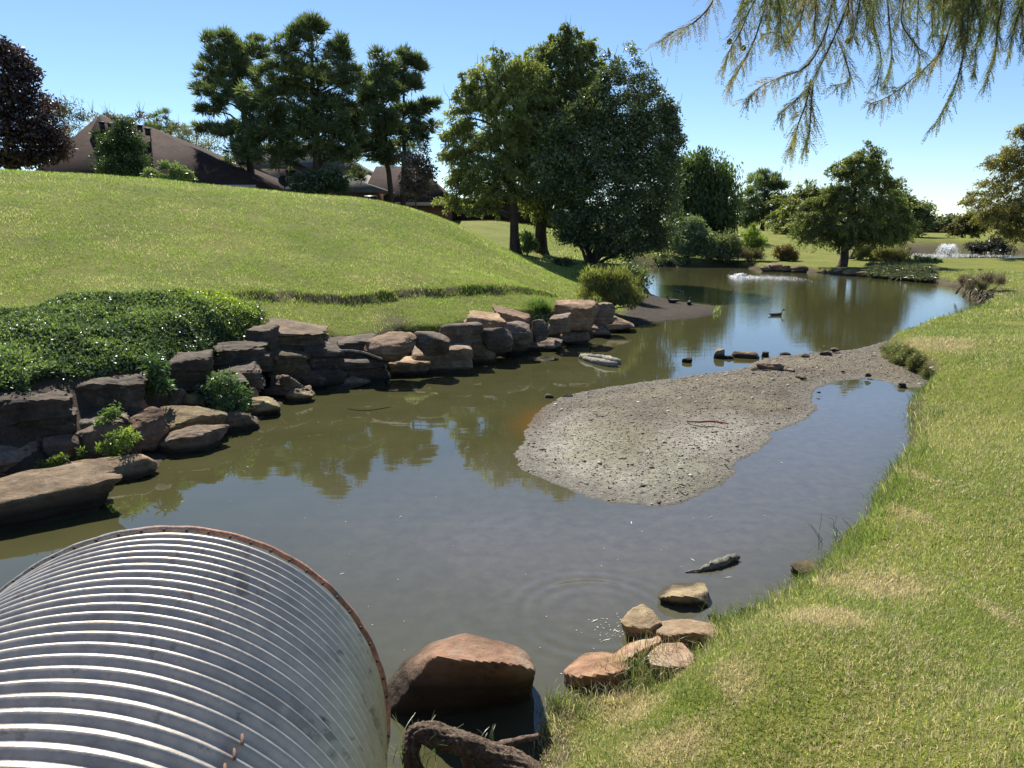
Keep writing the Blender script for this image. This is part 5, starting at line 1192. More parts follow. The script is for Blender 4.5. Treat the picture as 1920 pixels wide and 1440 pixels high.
zt = H(xy[:, 0], xy[:, 1]) + hump * (1 - .55 * rng.random(len(xy)) ** 2)
p = np.column_stack([xy, zt]); k = len(p)
d = unit(rng.normal(size=(k, 3)) + np.array([0, -.2, .25])); s = unit(np.cross(d, unit(rng.normal(size=(k, 3)) * .5 + np.array([0, 0, 1.0]))))
cl = np.clip(.4 + .7 * fbm(xy, 1.5, 3, 73) + .25 * rng.normal(size=k), 0, 1)[:, None]
lim = np.clip(1.2 - np.hypot((xy[:, 0] - gnd(405, 572)[0]) / 1.3, (xy[:, 1] - gnd(405, 572)[1]) / 1.1), 0, 1)[:, None] * .85
c = np.array([.042, .07, .03]) * (1 - cl) + np.array([.175, .235, .095]) * cl; c = c * (1 - lim) + np.array([.22, .28, .05]) * lim
mb = MB(); mb.leaves(p, d, s, .062 * rng.uniform(.6, 1.3, k), .034 * rng.uniform(.7, 1.2, k), 1.3 * c * rng.uniform(.6, 1.4, (k, 1)))
# runners hanging over the stones
for i in range(260):
    q = GP[rng.integers(len(GP))]
    if near(SDG, q[0], q[1]) > 2.4: continue
    ln = rng.uniform(.12, .55); t = np.linspace(0, 1, int(ln / .022))[:, None]
    st = np.array([q[0] + rng.uniform(-.1, .1), q[1] + rng.uniform(-.1, .1), float(H(q[0], q[1])) + .16]); e = st + np.array([rng.uniform(.05, .3), -rng.uniform(.15, .4), -ln])
    pp = st + (e - st) * t + np.array([0, 0, .1]) * np.sin(t * PI); kk = len(pp)
    mb.leaves(pp + rng.normal(size=(kk, 3)) * .03, unit(rng.normal(size=(kk, 3)) + np.array([0, -.3, -.2])), unit(rng.normal(size=(kk, 3))), .055, .03, np.array([.04, .075, .02]) * rng.uniform(.6, 1.4, (kk, 1)))
M['vine'] = leaf_mat('vine_leaves', 0.36, 0.075, 0.36)
o = mb.build('ground_cover', M['vine']); tag(o, 'glossy dark green creeping ground cover spilling over the left stone wall', 'ground cover', kind='stuff')

# ------------------------------------------------------------------ small plants
def herb(name, label, cat, blobs, zb, over, stems=8, seed=1, group=None, spec='broad', d=None, sr=.008):
    ymax = max(b[1] + b[3] for b in blobs); xm_ = np.mean([b[0] for b in blobs])
    dd = P(xm_, ymax, zb)[1] + .1 if d is None else d
    return tree(name, label, cat, None, dd, blobs, spec, sr, None, 6, group, seed, stems=stems, zbase=zb, over=over)
LP = 'plants growing between the left bank rocks'
herb('fern', 'drooping fern like plant spilling over the wall below the ground cover', 'plant', [(296, 685, 22, 22), (288, 712, 24, 26), (308, 726, 18, 22), (275, 730, 16, 18)], .55, dict(base=(.04, .075, .025), hi=(.10, .16, .055), cr=.16, L=.085, Wd=.03, per=60, dens=1.1), 10, 201, LP)
herb('leafy_plant', 'upright leafy green plant growing over the low wet rock', 'plant', [(418, 722, 26, 22), (440, 742, 24, 26), (402, 738, 20, 22), (425, 762, 26, 18), (452, 760, 14, 16)], .15, dict(base=(.035, .065, .025), hi=(.09, .145, .055), cr=.14, L=.065, Wd=.026, per=55, dens=1.1), 14, 202, LP)
herb('weed_clump', 'big bright yellow green weed clump on the pale flat boulder', 'weeds', [(226, 826, 28, 14), (204, 842, 26, 14), (246, 816, 14, 9), (218, 858, 20, 14)], .1, dict(base=(.09, .13, .035), hi=(.18, .235, .06), cr=.10, L=.045, Wd=.014, per=60, dens=1.2, mat='leaf'), 16, 203, LP)
herb('weed_clump', 'smaller bright green weed clump between the big wedge boulder and the long flat one', 'weeds', [(98, 872, 20, 14), (84, 882, 14, 9), (116, 862, 12, 9)], .1, dict(base=(.08, .115, .03), hi=(.16, .21, .055), cr=.09, L=.04, Wd=.014, per=55, dens=1.2, mat='leaf'), 12, 204, LP)
herb('weed_sprig', 'tiny weed sprig beside the small pointed boulder', 'weeds', [(152, 850, 8, 10), (150, 862, 8, 8)], .12, dict(base=(.06, .095, .03), hi=(.13, .18, .055), cr=.07, L=.04, Wd=.016, per=40, mat='leaf'), 6, 205, LP)
herb('creeper', 'sparse leafy creeper behind the leaning grey slab', 'weeds', [(205, 778, 16, 10), (190, 792, 12, 8), (218, 770, 8, 7)], .5, dict(base=(.05, .08, .03), hi=(.12, .17, .07), cr=.09, L=.05, Wd=.022, per=28, mat='leaf'), 8, 206, LP)
herb('weed_clump', 'dull green weeds among the dark stones right of the tilted slabs', 'weeds', [(1022, 606, 12, 14), (1008, 632, 14, 8), (988, 630, 10, 8), (1034, 622, 8, 10)], .1, dict(base=(.045, .07, .025), hi=(.10, .14, .05), cr=.16, L=.08, Wd=.025, per=50), 10, 207, LP)
herb('grass_tuft', 'dark green grass tuft at the turf edge above the weeds', 'grass tuft', [(1006, 578, 22, 9), (1024, 584, 14, 8)], .7, dict(base=(.05, .08, .02), hi=(.10, .15, .04), cr=.18, L=.16, Wd=.015, per=60, mode='up', mat='grass'), 6, 208, LP)
herb('grass_tussock', 'dark green turf tussock slumping off the right bank onto the gravel bar', 'grass tussock', [(q[0], q[1], q[2], q[3], ground_hit(q[0], q[1] + q[3] * .8, 8, 40)[1] - 14.6) for q in [(1664, 655, 14, 9), (1682, 662, 18, 12), (1702, 670, 18, 13), (1722, 680, 14, 12), (1690, 678, 18, 10), (1712, 690, 14, 9), (1736, 700, 9, 11)]], .0, dict(base=(.075, .08, .03), hi=(.14, .145, .055), cr=.13, L=.075, Wd=.009, per=130, dens=2.0, mode='broad', mat='grass'), 2, 209, sr=.003, d=14.6)
for i, (px, py, rx, ry, lb) in enumerate([(1806, 530, 11, 10, 'leftmost purple brown dry grass clump on the eroded bank'), (1820, 536, 10, 9, 'low dry grass clump in front of the others on the eroded bank'), (1846, 527, 12, 9, 'purple brown dry grass clump in the middle of the eroded bank'), (1872, 528, 9, 8, 'rightmost purple brown dry grass clump on the eroded bank'), (1840, 541, 12, 7, 'green tinged dry grass clump at the roots')]):
    herb('dry_grass_clump', lb, 'dry grass', [(px, py, rx, ry)], .2, dict(base=(.075, .06, .045) if 'green' not in lb else (.06, .07, .03), hi=(.15, .115, .09), cr=.2, L=.22, Wd=.014, per=80, mode='up', mat='grass', dens=1.6), 8, 210 + i, 'dry grass clumps on the far bank', d=29.5 if py < 535 else 28)
herb('dark_shrub', 'dark shaded rocky mound modelled as leaf clumps right of the fountain', 'shrub', [(1828, 462, 20, 9), (1850, 466, 24, 10), (1880, 470, 26, 8), (1865, 458, 18, 8)], .2, dict(base=(.02, .022, .018), hi=(.045, .045, .035), cr=.6, L=.25, Wd=.12, per=60), 8, 220, d=74, sr=.04)  # stands for a rocky mound; its shade is put into the leaf colours
# sword leaved reed bed on the far shore
mb = MB(); n = 5200; u = rng.random(n); v = rng.random(n)
pts = np.array([P(1628 + 116 * a, 519 + 10 * a - (9 - 2 * a) * b_, .05) for a, b_ in zip(u, v)])
pts[:, 2] = np.maximum(H(pts[:, 0], pts[:, 1]), 0)
dd = unit(np.column_stack([rng.normal(size=n) * .45, rng.normal(size=n) * .45 - .25, np.ones(n)])); s = perp(dd)
mid = pts + dd * .3; 
mb.leaves(pts, dd, s, rng.uniform(.3, .55, n), rng.uniform(.03, .05, n), np.where(rng.random((n, 1)) < .45, np.array([[.16, .17, .12]]), np.array([[.05, .075, .03]])) * rng.uniform(.6, 1.3, (n, 1)))
d2 = unit(dd + np.column_stack([rng.normal(size=n) * .8, rng.normal(size=n) * .6 - .5, -np.ones(n) * 1.0]))
mb.leaves(pts + dd * .32, d2, perp(d2), rng.uniform(.2, .4, n), rng.uniform(.03, .045, n), np.where(rng.random((n, 1)) < .5, np.array([[.18, .19, .14]]), np.array([[.045, .065, .028]])) * rng.uniform(.6, 1.3, (n, 1)))
o = mb.build('reed_bed', M['gloss_leaf']); tag(o, 'dense bed of grey green sword leaved plants on the far shore', 'reeds', kind='stuff')
# exposed roots at the eroded right bank
root = empty('exposed_roots', P(1830, 560, .05), 'tangle of brown roots exposed on the eroded bank under the dry grass', 'roots')
mb = MB()
for i in range(60):
    t = rng.random(); a = P(1803 + 40 * t, 541 + 36 * t ** 1.2, .0); top_ = a + np.array([rng.uniform(.1, .7), rng.uniform(-.1, .5), rng.uniform(.15, .45)])
    mb.tube(limb_path(a + np.array([rng.uniform(-.1, .1), rng.uniform(-.2, .2), -.05]), top_, rng.uniform(-.1, .25), 6, .15), np.linspace(.015, .035, 6), 5)
mb.build('roots', M['bark'], root, True)

# ------------------------------------------------------------------ driftwood, root and sticks
def wood(name, label, cat, pts, rad, mat, seg=10, wob=.18, root=None, extra=()):
    r0_ = empty(name, np.mean(pts, 0), label, cat)
    b = MB(); b.tube(resamp(pts, 26), np.interp(np.linspace(0, 1, 26), np.linspace(0, 1, len(rad)), rad), seg, wob=wob)
    b.build('log', mat, r0_, True)
    for nm, ep, er in extra:
        b = MB(); b.tube(resamp(ep, 14), np.interp(np.linspace(0, 1, 14), np.linspace(0, 1, len(er)), er), 7, wob=wob); b.build(nm, mat, r0_, True)
    return r0_
def resamp(pts, n):
    pts = np.asarray(pts, float); k = len(pts); t = np.linspace(0, k - 1, n); out = []
    for q in t:
        i = min(int(q), k - 2); f = q - i; p0, p1, p2, p3 = pts[max(i - 1, 0)], pts[i], pts[i + 1], pts[min(i + 2, k - 1)]
        out.append(.5 * ((2 * p1) + (-p0 + p2) * f + (2 * p0 - 5 * p1 + 4 * p2 - p3) * f * f + (-p0 + 3 * p1 - 3 * p2 + p3) * f ** 3))
    return np.array(out)
def wood_mat(name, c1, c2, sc=30):
    m, nt, out = newmat(name); k = N(nt); tc = k.node('ShaderNodeTexCoord').outputs['Object']
    n = k.noise(sc, 6, .7, tc, 1.2); n2 = k.noise(sc * .2, 4, .6, tc)
    c = k.mix(1.0, k.ramp(n, [(.3, c1), (.65, c2)]), k.ramp(n2, [(.3, (.7,) * 3), (.7, (1.15,) * 3)]), 'MULTIPLY')
    k.principled(out, c, .9, 0, k.bump(n, 1.0, .04), .2); return m
M['root'] = wood_mat('weathered_root', (.05, .034, .024), (.30, .22, .16), 38)
M['drift'] = wood_mat('bleached_wood', (.12, .10, .075), (.46, .42, .34), 16)
M['crust'] = wood_mat('crusted_timber', (.10, .095, .07), (.36, .34, .27), 40)
# twisted root across the bottom edge, with ridged bark
rp = [P(1035, 1500, .10), P(985, 1445, .19), P(930, 1420, .24), P(880, 1396, .29), P(835, 1384, .32), P(800, 1372, .34), P(778, 1380, .31), P(770, 1412, .24), P(779, 1440, .16), P(800, 1462, .08)]
rr = [.056, .055, .053, .051, .049, .046, .042, .038, .034, .03]
rt = empty('twisted_root', rp[3], 'thick twisted brown root curling over the water at the bottom edge', 'root')
cp = resamp(rp, 120); cr_ = np.interp(np.linspace(0, 1, 120), np.linspace(0, 1, 10), rr)
seg = 48; tt = np.gradient(cp, axis=0); tt = unit(tt); ref = np.array([0, 0, 1.0]); ring = []
for i, (p_, t_, r_) in enumerate(zip(cp, tt, cr_)):
    u_ = unit(np.cross(ref, t_)); v_ = np.cross(t_, u_); ref = np.cross(t_, np.cross(ref, t_)); ref = v_
    a = np.arange(seg) / seg * 2 * PI
    q = np.stack([np.cos(a + i * .035) * 2.6, np.sin(a + i * .035) * 2.6, np.full(seg, i * .05)], 1)
    rad = r_ * (1 + .24 * vnoise(q, 1.0, 81) + .34 * np.abs(vnoise(q * np.array([2.0, 2.0, 1.0]), 1.0, 82)) + .22 * np.abs(vnoise(q * np.array([4.4, 4.4, 2.0]), 1.0, 84)) + .06 * vnoise(q * np.array([6, 6, 6]), 1.0, 83))
    ring.append(p_ + rad[:, None] * (np.cos(a)[:, None] * u_ + np.sin(a)[:, None] * v_))
V = np.concatenate(ring); i = np.arange(seg); j = (i + 1) % seg
mesh_np('root_body', V, np.concatenate([np.stack([k * seg + i, k * seg + j, (k + 1) * seg + j, (k + 1) * seg + i], 1) for k in range(119)]), M['root'], rt, None, True)
b = MB(); b.tube(resamp([P(1010, 1380, .14), P(975, 1388, .14), P(935, 1398, .16), P(905, 1404, .2)], 16), np.linspace(.016, .03, 16), 8, wob=.2); b.build('side_root', M['root'], rt, True)
b = MB(); b.tube(resamp([P(872, 1412, .2), P(880, 1440, .1), P(895, 1470, 0)], 10), np.linspace(.03, .025, 10), 8, wob=.2); b.build('side_root', M['root'], rt, True)
wood('driftwood_log', 'bleached two pronged driftwood log floating in mid channel', 'driftwood', [P(1090, 669, .03), P(1105, 671, .05), P(1130, 673, .05), P(1152, 677, .05), P(1163, 680, .03)], [.07, .09, .09, .08, .05], M['drift'], extra=[('prong', [P(1096, 672, .03), P(1118, 677, .05), P(1142, 682, .05), P(1158, 684, .04)], [.05, .075, .08, .05])])
wood('floating_timber', 'crusty grey timber piece floating in the shallows left of the dark round rock', 'driftwood', [P(1312, 1070, .01), P(1330, 1062, .02), P(1352, 1055, .025), P(1368, 1048, .03), P(1382, 1045, .02)], [.012, .035, .042, .036, .03], M['crust'], wob=.3, extra=[('twig', [P(1285, 1073, .005), P(1300, 1070, .012), P(1314, 1069, .015)], [.004, .009, .012])])
wood('driftwood_branch', 'pale forked branch washed up below the flat light slab', 'driftwood', [P(728, 706, .02), P(724, 700, .12), P(720, 692, .26), P(708, 690, .3), P(698, 693, .26)], [.06, .05, .035, .025, .015], M['drift'], extra=[('fork', [P(722, 696, .2), P(724, 689, .34), P(722, 684, .42)], [.03, .02, .01]), ('fork', [P(697, 711, .02), P(712, 708, .04), P(730, 704, .05)], [.012, .03, .04])])
wood('bare_stick', 'pale bare stick lying across the dark wall blocks', 'stick', [W(636, 657, 12.6), W(655, 657, 12.5), W(678, 660, 12.5), W(700, 667, 12.55), W(717, 673, 12.6)], [.012, .016, .02, .018, .012], M['drift'], 7)
wood('bare_stick', 'white stick floating on the dark water near the round bush', 'stick', [P(1266, 543, .02), P(1272, 545, .03), P(1281, 547, .02)], [.03, .04, .03], M['drift'], 7)
wood('bare_stick', 'thin dark and red stick lying on the gravel bar', 'stick', [P(1288, 790, .12), P(1310, 791, .13), P(1335, 790, .13), P(1366, 794, .12)], [.01, .014, .016, .010], plain('red_stick', (.18, .07, .045), .8), 6)
for i, (a, b_, lb) in enumerate([((1120, 781), (1137, 779), 'pale stick near the left tip of the gravel bar'), ((1352, 856), (1368, 866), 'pale stick on the lower right shore of the gravel bar'), ((1268, 905), (1286, 911), 'flat pale stick at the lower end of the gravel bar')]):
    wood('bare_stick', lb, 'stick', [P(*a, .09), P((a[0] + b_[0]) / 2, (a[1] + b_[1]) / 2, .11), P(*b_, .08)], [.008, .011, .007], M['drift'], 6)
# bare twigs sticking from the right shore
root = empty('bare_twigs', P(1560, 1010, 0), 'thin bare grey twigs standing at the right shore above the round rock', 'twigs')
b = MB()
for i in range(11):
    a = P(rng.uniform(1535, 1600), rng.uniform(990, 1030), .0); b.tube([a, a + np.array([rng.uniform(-.12, .02), rng.uniform(-.05, .05), rng.uniform(.08, .2)]), a + np.array([rng.uniform(-.2, .0), rng.uniform(-.1, .1), rng.uniform(.12, .22)])], [.0022, .0018, .0010], 4)
b.build('twigs', M['pale_bark'], root)
# long blades beside the root
def long_blades(name, label, foot, n, L, w, cols, seed, spread=.06, lean=.9):
    global rng
    rng = np.random.default_rng(seed); b = MB(); foot = np.array(foot)
    for i in range(n):
        a = foot + np.array([rng.normal() * spread, rng.normal() * spread * .6, 0]); th = rng.uniform(0, 2 * PI); l = L * rng.uniform(.45, 1.1); ln = lean * rng.random()
        t = np.linspace(0, 1, 7)[:, None]; out = np.array([math.cos(th), math.sin(th), 0])
        p_ = a + out * l * ln * t ** 1.8 + np.array([0, 0, 1]) * l * (t - .45 * ln * t ** 2.6); s_ = np.cross(out, [0, 0, 1]) * w * .5 * np.sqrt(np.clip(1.02 - t, 0, 1))
        V = np.concatenate([p_ - s_, p_ + s_]); k = np.arange(6); c = np.array(cols[rng.integers(len(cols))]) * rng.uniform(.8, 1.2)
        b.add(V, np.stack([k, k + 1, k + 8, k + 7], 1), None, c)
    o = b.build(name, M['grass']); return tag(o, label, 'grass tuft')
long_blades('grass_tuft', 'long bladed green grass tuft between the pipe and the twisted root', P(778, 1452, .1), 46, .34, .006, [(.10, .15, .04), (.14, .18, .06), (.25, .23, .12)], 301, .05)
long_blades('grass_tuft', 'small green grass tuft at the lawn corner beside the rusty boulder', P(1040, 1325, .02), 60, .16, .005, [(.10, .16, .03), (.14, .19, .04), (.3, .26, .13)], 302, .05)
long_blades('grass_tuft', 'mixed green and straw grass tuft growing over the orange ridge rock', P(1190, 1262, .08), 190, .17, .005, [(.11, .16, .04), (.16, .19, .07), (.33, .28, .15)], 303, .12)
long_blades('grass_tuft', 'straw coloured grass tuft on top of the buff rock', P(1228, 1225, .12), 110, .15, .004, [(.36, .30, .17), (.30, .25, .13), (.15, .17, .06)], 304, .10)
long_blades('grass_tuft', 'green grass tuft behind the brown slab at the water edge', P(1375, 1168, .05), 120, .14, .005, [(.09, .16, .03), (.13, .19, .04)], 305, .10)
long_blades('weed_sprig', 'small weed sprig standing behind the twisted root', P(905, 1402, .22), 14, .12, .008, [(.07, .09, .04)], 306, .03)
rng = np.random.default_rng(6)
# specks, bubbles and bits on the water
pts = []
for _ in range(130):
    px, py = rng.uniform(420, 1500), 640 + 640 * rng.random() ** .8; q = P(px, py, .004); pts.append(q)
for _ in range(70):
    q = P(rng.normal(1155, 26), rng.normal(1180, 14), .004); pts.append(q)
for _ in range(170):
    q = P(rng.uniform(1230, 1800), rng.uniform(515, 650), .006); pts.append(q)
pts = np.array(pts); xy = pts[:, :2]; s1, _ = sdist(xy, PW); s2, _ = sdist(xy, BW); pts = pts[(s1 < -.05) & (s2 > .05)]; n = len(pts)
a = rng.uniform(0, 6.28, n); dd = np.stack([np.cos(a), np.sin(a), 0 * a + .02], 1); s = np.stack([-np.sin(a), np.cos(a), 0 * a], 1)
L = np.where(rng.random(n) < .12, rng.uniform(.03, .07, n), rng.uniform(.005, .014, n)) * (1 + pts[:, 1] / 28)
mb = MB(); mb.leaves(pts, dd, s, L, np.minimum(L, .010 * (1 + pts[:, 1] / 28)), np.array([.32, .30, .25]) * rng.uniform(.5, 1.4, (n, 1)))
o = mb.build('debris', M['stones']); tag(o, 'pale leaf bits and bubbles floating on the pond', 'debris', kind='stuff')

# ------------------------------------------------------------------ ducks
def duck(label, p, L, yaw, colr, stand=True):
    """one smooth body from tail to bill"""
    path = [(-.52, .10, .015, .01), (-.42, .08, .07, .03), (-.25, .02, .13, .10), (0, -.02, .165, .145), (.2, -.01, .14, .14), (.32, .05, .085, .10), (.36, .15, .055, .06), (.38, .23, .05, .05), (.41, .29, .06, .065), (.47, .30, .055, .055), (.53, .285, .03, .022), (.60, .275, .028, .012), (.64, .272, .012, .006)]
    m_ = np.array(path); n = 14; a = np.arange(n) / n * 2 * PI; V = []
    for i, (x, z, ry, rz) in enumerate(m_):
        V.append(np.column_stack([x + .0 * a, ry * np.cos(a), z + rz * np.sin(a)]))
    V = np.concatenate(V); V[:, 2] += .13 if stand else .05
    F = []
    for k in range(len(m_) - 1):
        i = np.arange(n); j = (i + 1) % n; F.append(np.stack([k * n + i, k * n + j, (k + 1) * n + j, (k + 1) * n + i], 1))
    root = empty('duck', p, label, 'duck', 'dark ducks on the pond')
    c, s_ = math.cos(yaw), math.sin(yaw)
    def tf(V): V = V * L; return np.column_stack([V[:, 0] * c - V[:, 1] * s_, V[:, 0] * s_ + V[:, 1] * c, V[:, 2]]) + np.array(p)
    mesh_np('body', tf(V), [np.concatenate(F)], colr, root, None, True)
    if stand:
        for sy in (-.06, .06):
            b = MB(); b.tube(tf(np.array([(.02, sy, .05), (.0, sy, .02), (.02, sy, -.13 + .13)])), [.012 * L] * 3, 6); b.box(-.02, .09, sy - .035, sy + .035, -.0, .012); b.V[-1] = tf(b.V[-1]); b.build('leg', M['dark'], root)
M['duck'] = plain('dark_feathers', (.022, .02, .02), .7)
M['duck2'] = plain('brown_feathers', (.06, .045, .035), .7)
def on_ground(px, py):
    q = ground_hit(px, py, 8, 60); return (q[0], q[1], max(q[2], 0.0))
duck('black duck standing on the mud with its tail to the bush', on_ground(1262, 568), .55, 2.7, M['duck'])
duck('black duck standing at the tip of the shaded mud', on_ground(1292, 571), .5, 1.2, M['duck'])
duck('dark duck swimming alone in the middle of the far water', P(1455, 592, -.01), .55, .2, M['duck2'], False)

# ------------------------------------------------------------------ fountains
mw, nt, out = newmat('water_spray'); k = N(nt)
d_ = k.node('ShaderNodeBsdfDiffuse'); d_.inputs[0].default_value = (.85, .88, .9, 1); t_ = k.node('ShaderNodeBsdfTranslucent'); t_.inputs[0].default_value = (.85, .88, .9, 1)
mx = k.node('ShaderNodeMixShader'); mx.inputs[0].default_value = .5; k.l(d_.outputs[0], mx.inputs[1]); k.l(t_.outputs[0], mx.inputs[2]); k.l(mx.outputs[0], out.inputs['Surface'])
def droplets(mb, p, s):
    n = len(p); d_ = unit(rng.normal(size=(n, 3))); mb.leaves(p, d_, perp(d_), s, s * .7)
fp = P(1776, 478.5, 0)
root = empty('fountain', fp, 'white fountain spraying an umbrella of water in the far lake', 'fountain')
mb = MB(); pts = []; ss_ = []
for i in range(70):
    th = rng.uniform(0, 2 * PI); R_ = rng.uniform(.75, 1.15); hh = rng.uniform(.75, 1.02); t = rng.random(90)
    r_ = R_ * t; z = hh * (1 - ((t - .45) / .55) ** 2 * np.where(t > .45, 1, .0)) * np.where(t < .45, np.sin(t / .45 * PI / 2), 1)
    pts.append(np.column_stack([r_ * math.cos(th), r_ * math.sin(th), z]) + rng.normal(size=(90, 3)) * .03)
pts = np.concatenate(pts) + fp; droplets(mb, pts, np.full(len(pts), .038)); mb.build('spray', mw, root)
mb = MB(); n = 1400; th = rng.uniform(0, 6.28, n); r_ = 3.4 * rng.random(n) ** .7; pts = np.column_stack([np.cos(th) * r_ * 1.6, np.sin(th) * r_, np.full(n, .012)]) + fp; droplets(mb, pts, rng.uniform(.02, .07, n)); mb.build('splash', mw, root)
mb = MB(); mb.tube([fp + np.array([0, 0, -.1]), fp + np.array([0, 0, .06])], [.3, .22], 14); mb.build('nozzle_float', M['dark'], root, True)
jp = P(1389, 519.5, 0)
root = empty('pond_aerator', jp, 'low pond aerator jet splashing white across the far water', 'fountain')
mb = MB(); n = 1300; t = rng.random(n) ** 1.3; sx = rng.normal(size=n)
pts = np.column_stack([jp[0] - .6 + t * 3.6, jp[1] + (rng.normal(size=n) * .9 - .4) * (.35 + .9 * t) - t * .6, np.abs(rng.normal(size=n)) * .035 * (1.3 - t) + .008]); droplets(mb, pts, rng.uniform(.02, .055, n) * (1.25 - .6 * t)); mb.build('splash', mw, root)
mb = MB(); n = 300; pts = jp + rng.normal(size=(n, 3)) * np.array([.16, .12, .0]) + np.column_stack([np.zeros((n, 2)), rng.random(n) * .2]); droplets(mb, pts, np.full(n, .05)); mb.build('jet', mw, root)
mb = MB(); mb.tube([jp + np.array([-.3, 0, .04]), jp + np.array([-.1, 0, .1]), jp + np.array([.12, 0, .13]), jp + np.array([.25, 0, .03])], [.03, .09, .10, .03], 10); mb.build('nozzle', M['white'], root, True)

# ------------------------------------------------------------------ overhanging cypress branches at the top right
root = empty('overhanging_cypress', (5.3, 1.3, float(H(5.3, 1.3))), 'near cypress whose feathery olive and golden branches hang in from the top right', 'tree')
tb = MB(); f0 = np.array([5.3, 1.3, float(H(5.3, 1.3)) - .1])
trunk = resamp([f0, f0 + [-.05, .1, 1.6], f0 + [-.15, .2, 3.2], f0 + [-.2, .3, 5.4]], 14); tb.tube(trunk, np.linspace(.26, .10, 14), 12, wob=.06)
limb = resamp([f0 + [-.12, .18, 2.6], (4.2, 2.0, 4.3), (3.0, 2.7, 4.6), (2.2, 3.0, 4.35), (1.4, 3.0, 4.15), (.85, 3.0, 3.95)], 24); tb.tube(limb, np.linspace(.11, .012, 24), 9, wob=.06)
limb2 = resamp([(3.4, 2.45, 4.52), (2.6, 3.2, 4.5), (1.9, 3.5, 4.3), (1.35, 3.5, 4.2)], 14); tb.tube(limb2, np.linspace(.05, .012, 14), 8, wob=.06)
twigs = [
    ([(1345, -40), (1335, 5), (1300, 43), (1270, 55), (1240, 76)], 3.0, .75), ([(1440, -40), (1405, 20), (1388, 60), (1370, 90), (1358, 122)], 2.95, .45), ([(1445, -30), (1420, 60), (1392, 120), (1366, 155)], 3.05, .6),
    ([(1565, -40), (1552, 50), (1515, 122), (1468, 143), (1430, 160), (1398, 190)], 2.9, .7), ([(1605, -40), (1580, 33), (1545, 110), (1515, 165), (1485, 194), (1458, 216)], 3.0, .35), ([(1520, 150), (1512, 190), (1496, 235), (1491, 252), (1482, 277)], 2.98, .5), ([(1524, 160), (1520, 205), (1517, 250), (1506, 285)], 3.0, .5),
    ([(1800, -30), (1772, 80), (1745, 118), (1698, 158), (1664, 182), (1632, 194)], 3.1, .75), ([(1845, -40), (1815, 60), (1800, 132), (1780, 187), (1752, 234)], 2.9, .3), ([(1640, -40), (1638, 40), (1652, 110), (1645, 156)], 3.2, .2), ([(1660, -40), (1668, 50), (1672, 110), (1658, 158)], 3.1, .3),
    ([(1890, -40), (1872, 40), (1866, 100), (1850, 154)], 3.1, .3), ([(1930, -20), (1905, 40), (1892, 100)], 3.1, .4), ([(1880, -40), (1850, 30), (1830, 90), (1828, 140)], 3.3, .25), ([(1520, -40), (1500, 40), (1475, 80), (1462, 60), (1430, 65)], 3.2, .5), ([(1570, 70), (1585, 110), (1592, 150), (1565, 160)], 3.1, .4), ([(1700, -30), (1690, 40), (1720, 90), (1725, 130)], 3.0, .3)]
r2 = np.random.default_rng(77)
for i in range(56):
    x = r2.uniform(1380, 1930); ln = r2.uniform(35, 115) * (.75 if x < 1450 else 1); dx = r2.normal() * 14 - 8; dz = r2.uniform(2.75, 3.6)
    twigs.append(([(x, -50), (x + dx * .4, -50 + ln * .5), (x + dx, -50 + ln + 25)], dz, r2.random() * (.8 if 1500 < x < 1640 else .4)))
for i in range(34):
    x = r2.uniform(1920, 2400); ln = r2.uniform(50, 220); dx = r2.normal() * 14 - 8; dz = r2.uniform(2.75, 3.4)
    twigs.append(([(x, -70), (x + dx * .4, -50 + ln * .5), (x + dx, -50 + ln + 25)], dz, r2.random() * .5))
lf = MB()
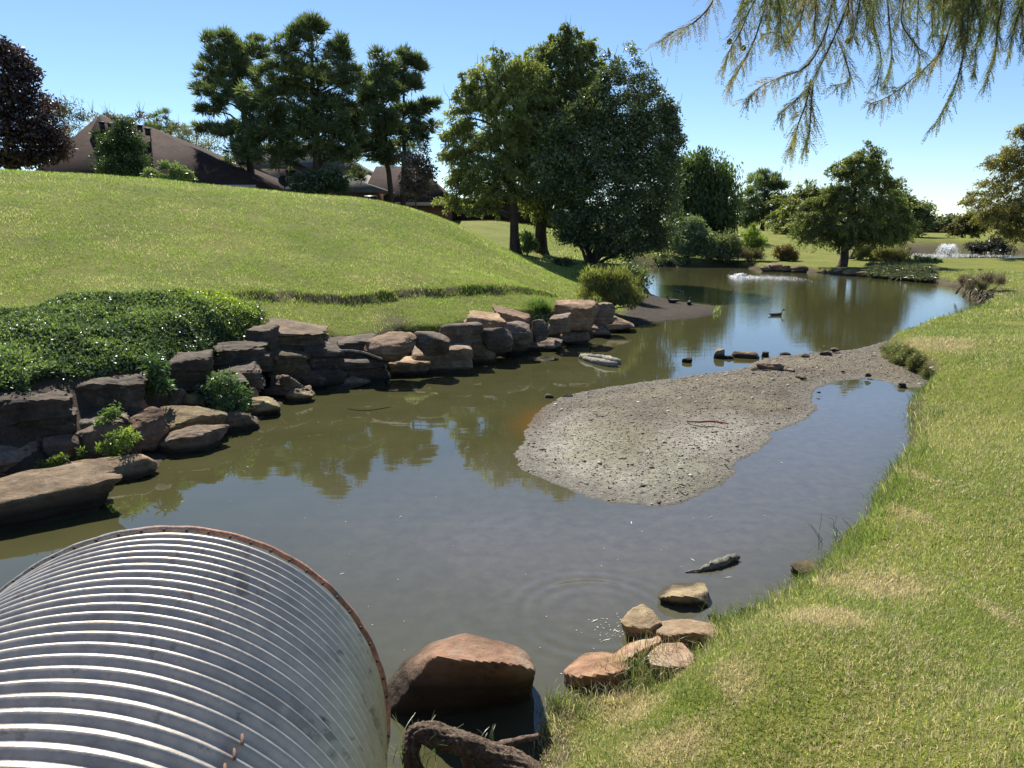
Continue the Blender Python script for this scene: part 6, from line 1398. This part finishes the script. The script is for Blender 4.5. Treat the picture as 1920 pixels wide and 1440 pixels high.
for pp_, dz, brown in twigs:
    p3 = resamp([W(a, b_, dz + .12 * math.sin(i * 1.7 + dz * 9)) for i, (a, b_) in enumerate(pp_)], 16); tb.tube(p3, np.linspace(.0040, .0012, 16), 5)
    L = np.linalg.norm(np.diff(p3, axis=0), axis=1).sum(); n = max(6, int(L / .0145)); t = np.linspace(.04, 1, n) * 15
    i0 = np.minimum(t.astype(int), 14); f = (t - i0)[:, None]; base_ = p3[i0] * (1 - f) + p3[i0 + 1] * f; tan = unit(p3[i0 + 1] - p3[i0])
    sgn = np.where(np.arange(n) % 2 == 0, 1, -1)[:, None]; sd_v = unit(np.cross(tan, np.array([.2, -1, .1]))) * sgn
    bd = unit(tan * .75 + sd_v * .55 + np.array([0, 0, -.55]) + r2.normal(size=(n, 3)) * .28); bl = r2.uniform(.045, .115, n) * np.clip(1.25 - .55 * t / 15, .5, 1.2)
    m_ = 15; u = (np.arange(m_) + .5) / m_
    droop = np.array([0, 0, -.25])
    q = base_[:, None] + (bd[:, None] * u[None, :, None] + droop * (u ** 2)[None, :, None]) * bl[:, None, None]
    ws = unit(np.cross(bd, r2.normal(size=(n, 3)) * .5 + np.array([0, -1.0, 0])))
    colr = np.array([.10, .135, .06]) * (1 - brown) + np.array([.30, .20, .07]) * brown
    tc_ = np.clip(r2.normal(0, .25, (n, 1)) + brown * .5, 0, 1); bc_ = (np.array([.085, .13, .055]) * (1 - tc_) + np.array([.36, .25, .10]) * tc_) * r2.uniform(.6, 1.3, (n, 1))
    bc_ = .5 * bc_ + .5 * colr
    for s_ in (1, -1):
        dl = unit(bd[:, None] * .75 + ws[:, None] * s_ * .75 + r2.normal(size=(n, m_, 3)) * .15 + np.array([0, 0, -.12]))
        ll = .0115 * (1.1 - .5 * np.abs(u - .4))[None] * np.clip(bl / .06, .6, 1.15)[:, None] * np.ones((n, 1))
        lf.leaves(q.reshape(-1, 3), dl.reshape(-1, 3), perp(dl.reshape(-1, 3)), ll.ravel(), .0026, np.repeat(bc_, m_, 0))
    # the thin stems of the branchlets
    lf.leaves(base_, bd, ws, bl, .0022, bc_ * .6)
lf.build('foliage', M['leaf'], root)
tb.build('trunk', M['bark'], root, True)
for a, b_ in ((1394, 90), (1590, 77), (1368, 78)):
    c_ = W(a, b_, 2.97); v0, F0 = ico(2); nn_ = 1 + .12 * vnoise(v0, 3.0, 3)
    mesh_np('cone', v0 * nn_[:, None] * .011 + c_, F0, M['root'], root, None, True)
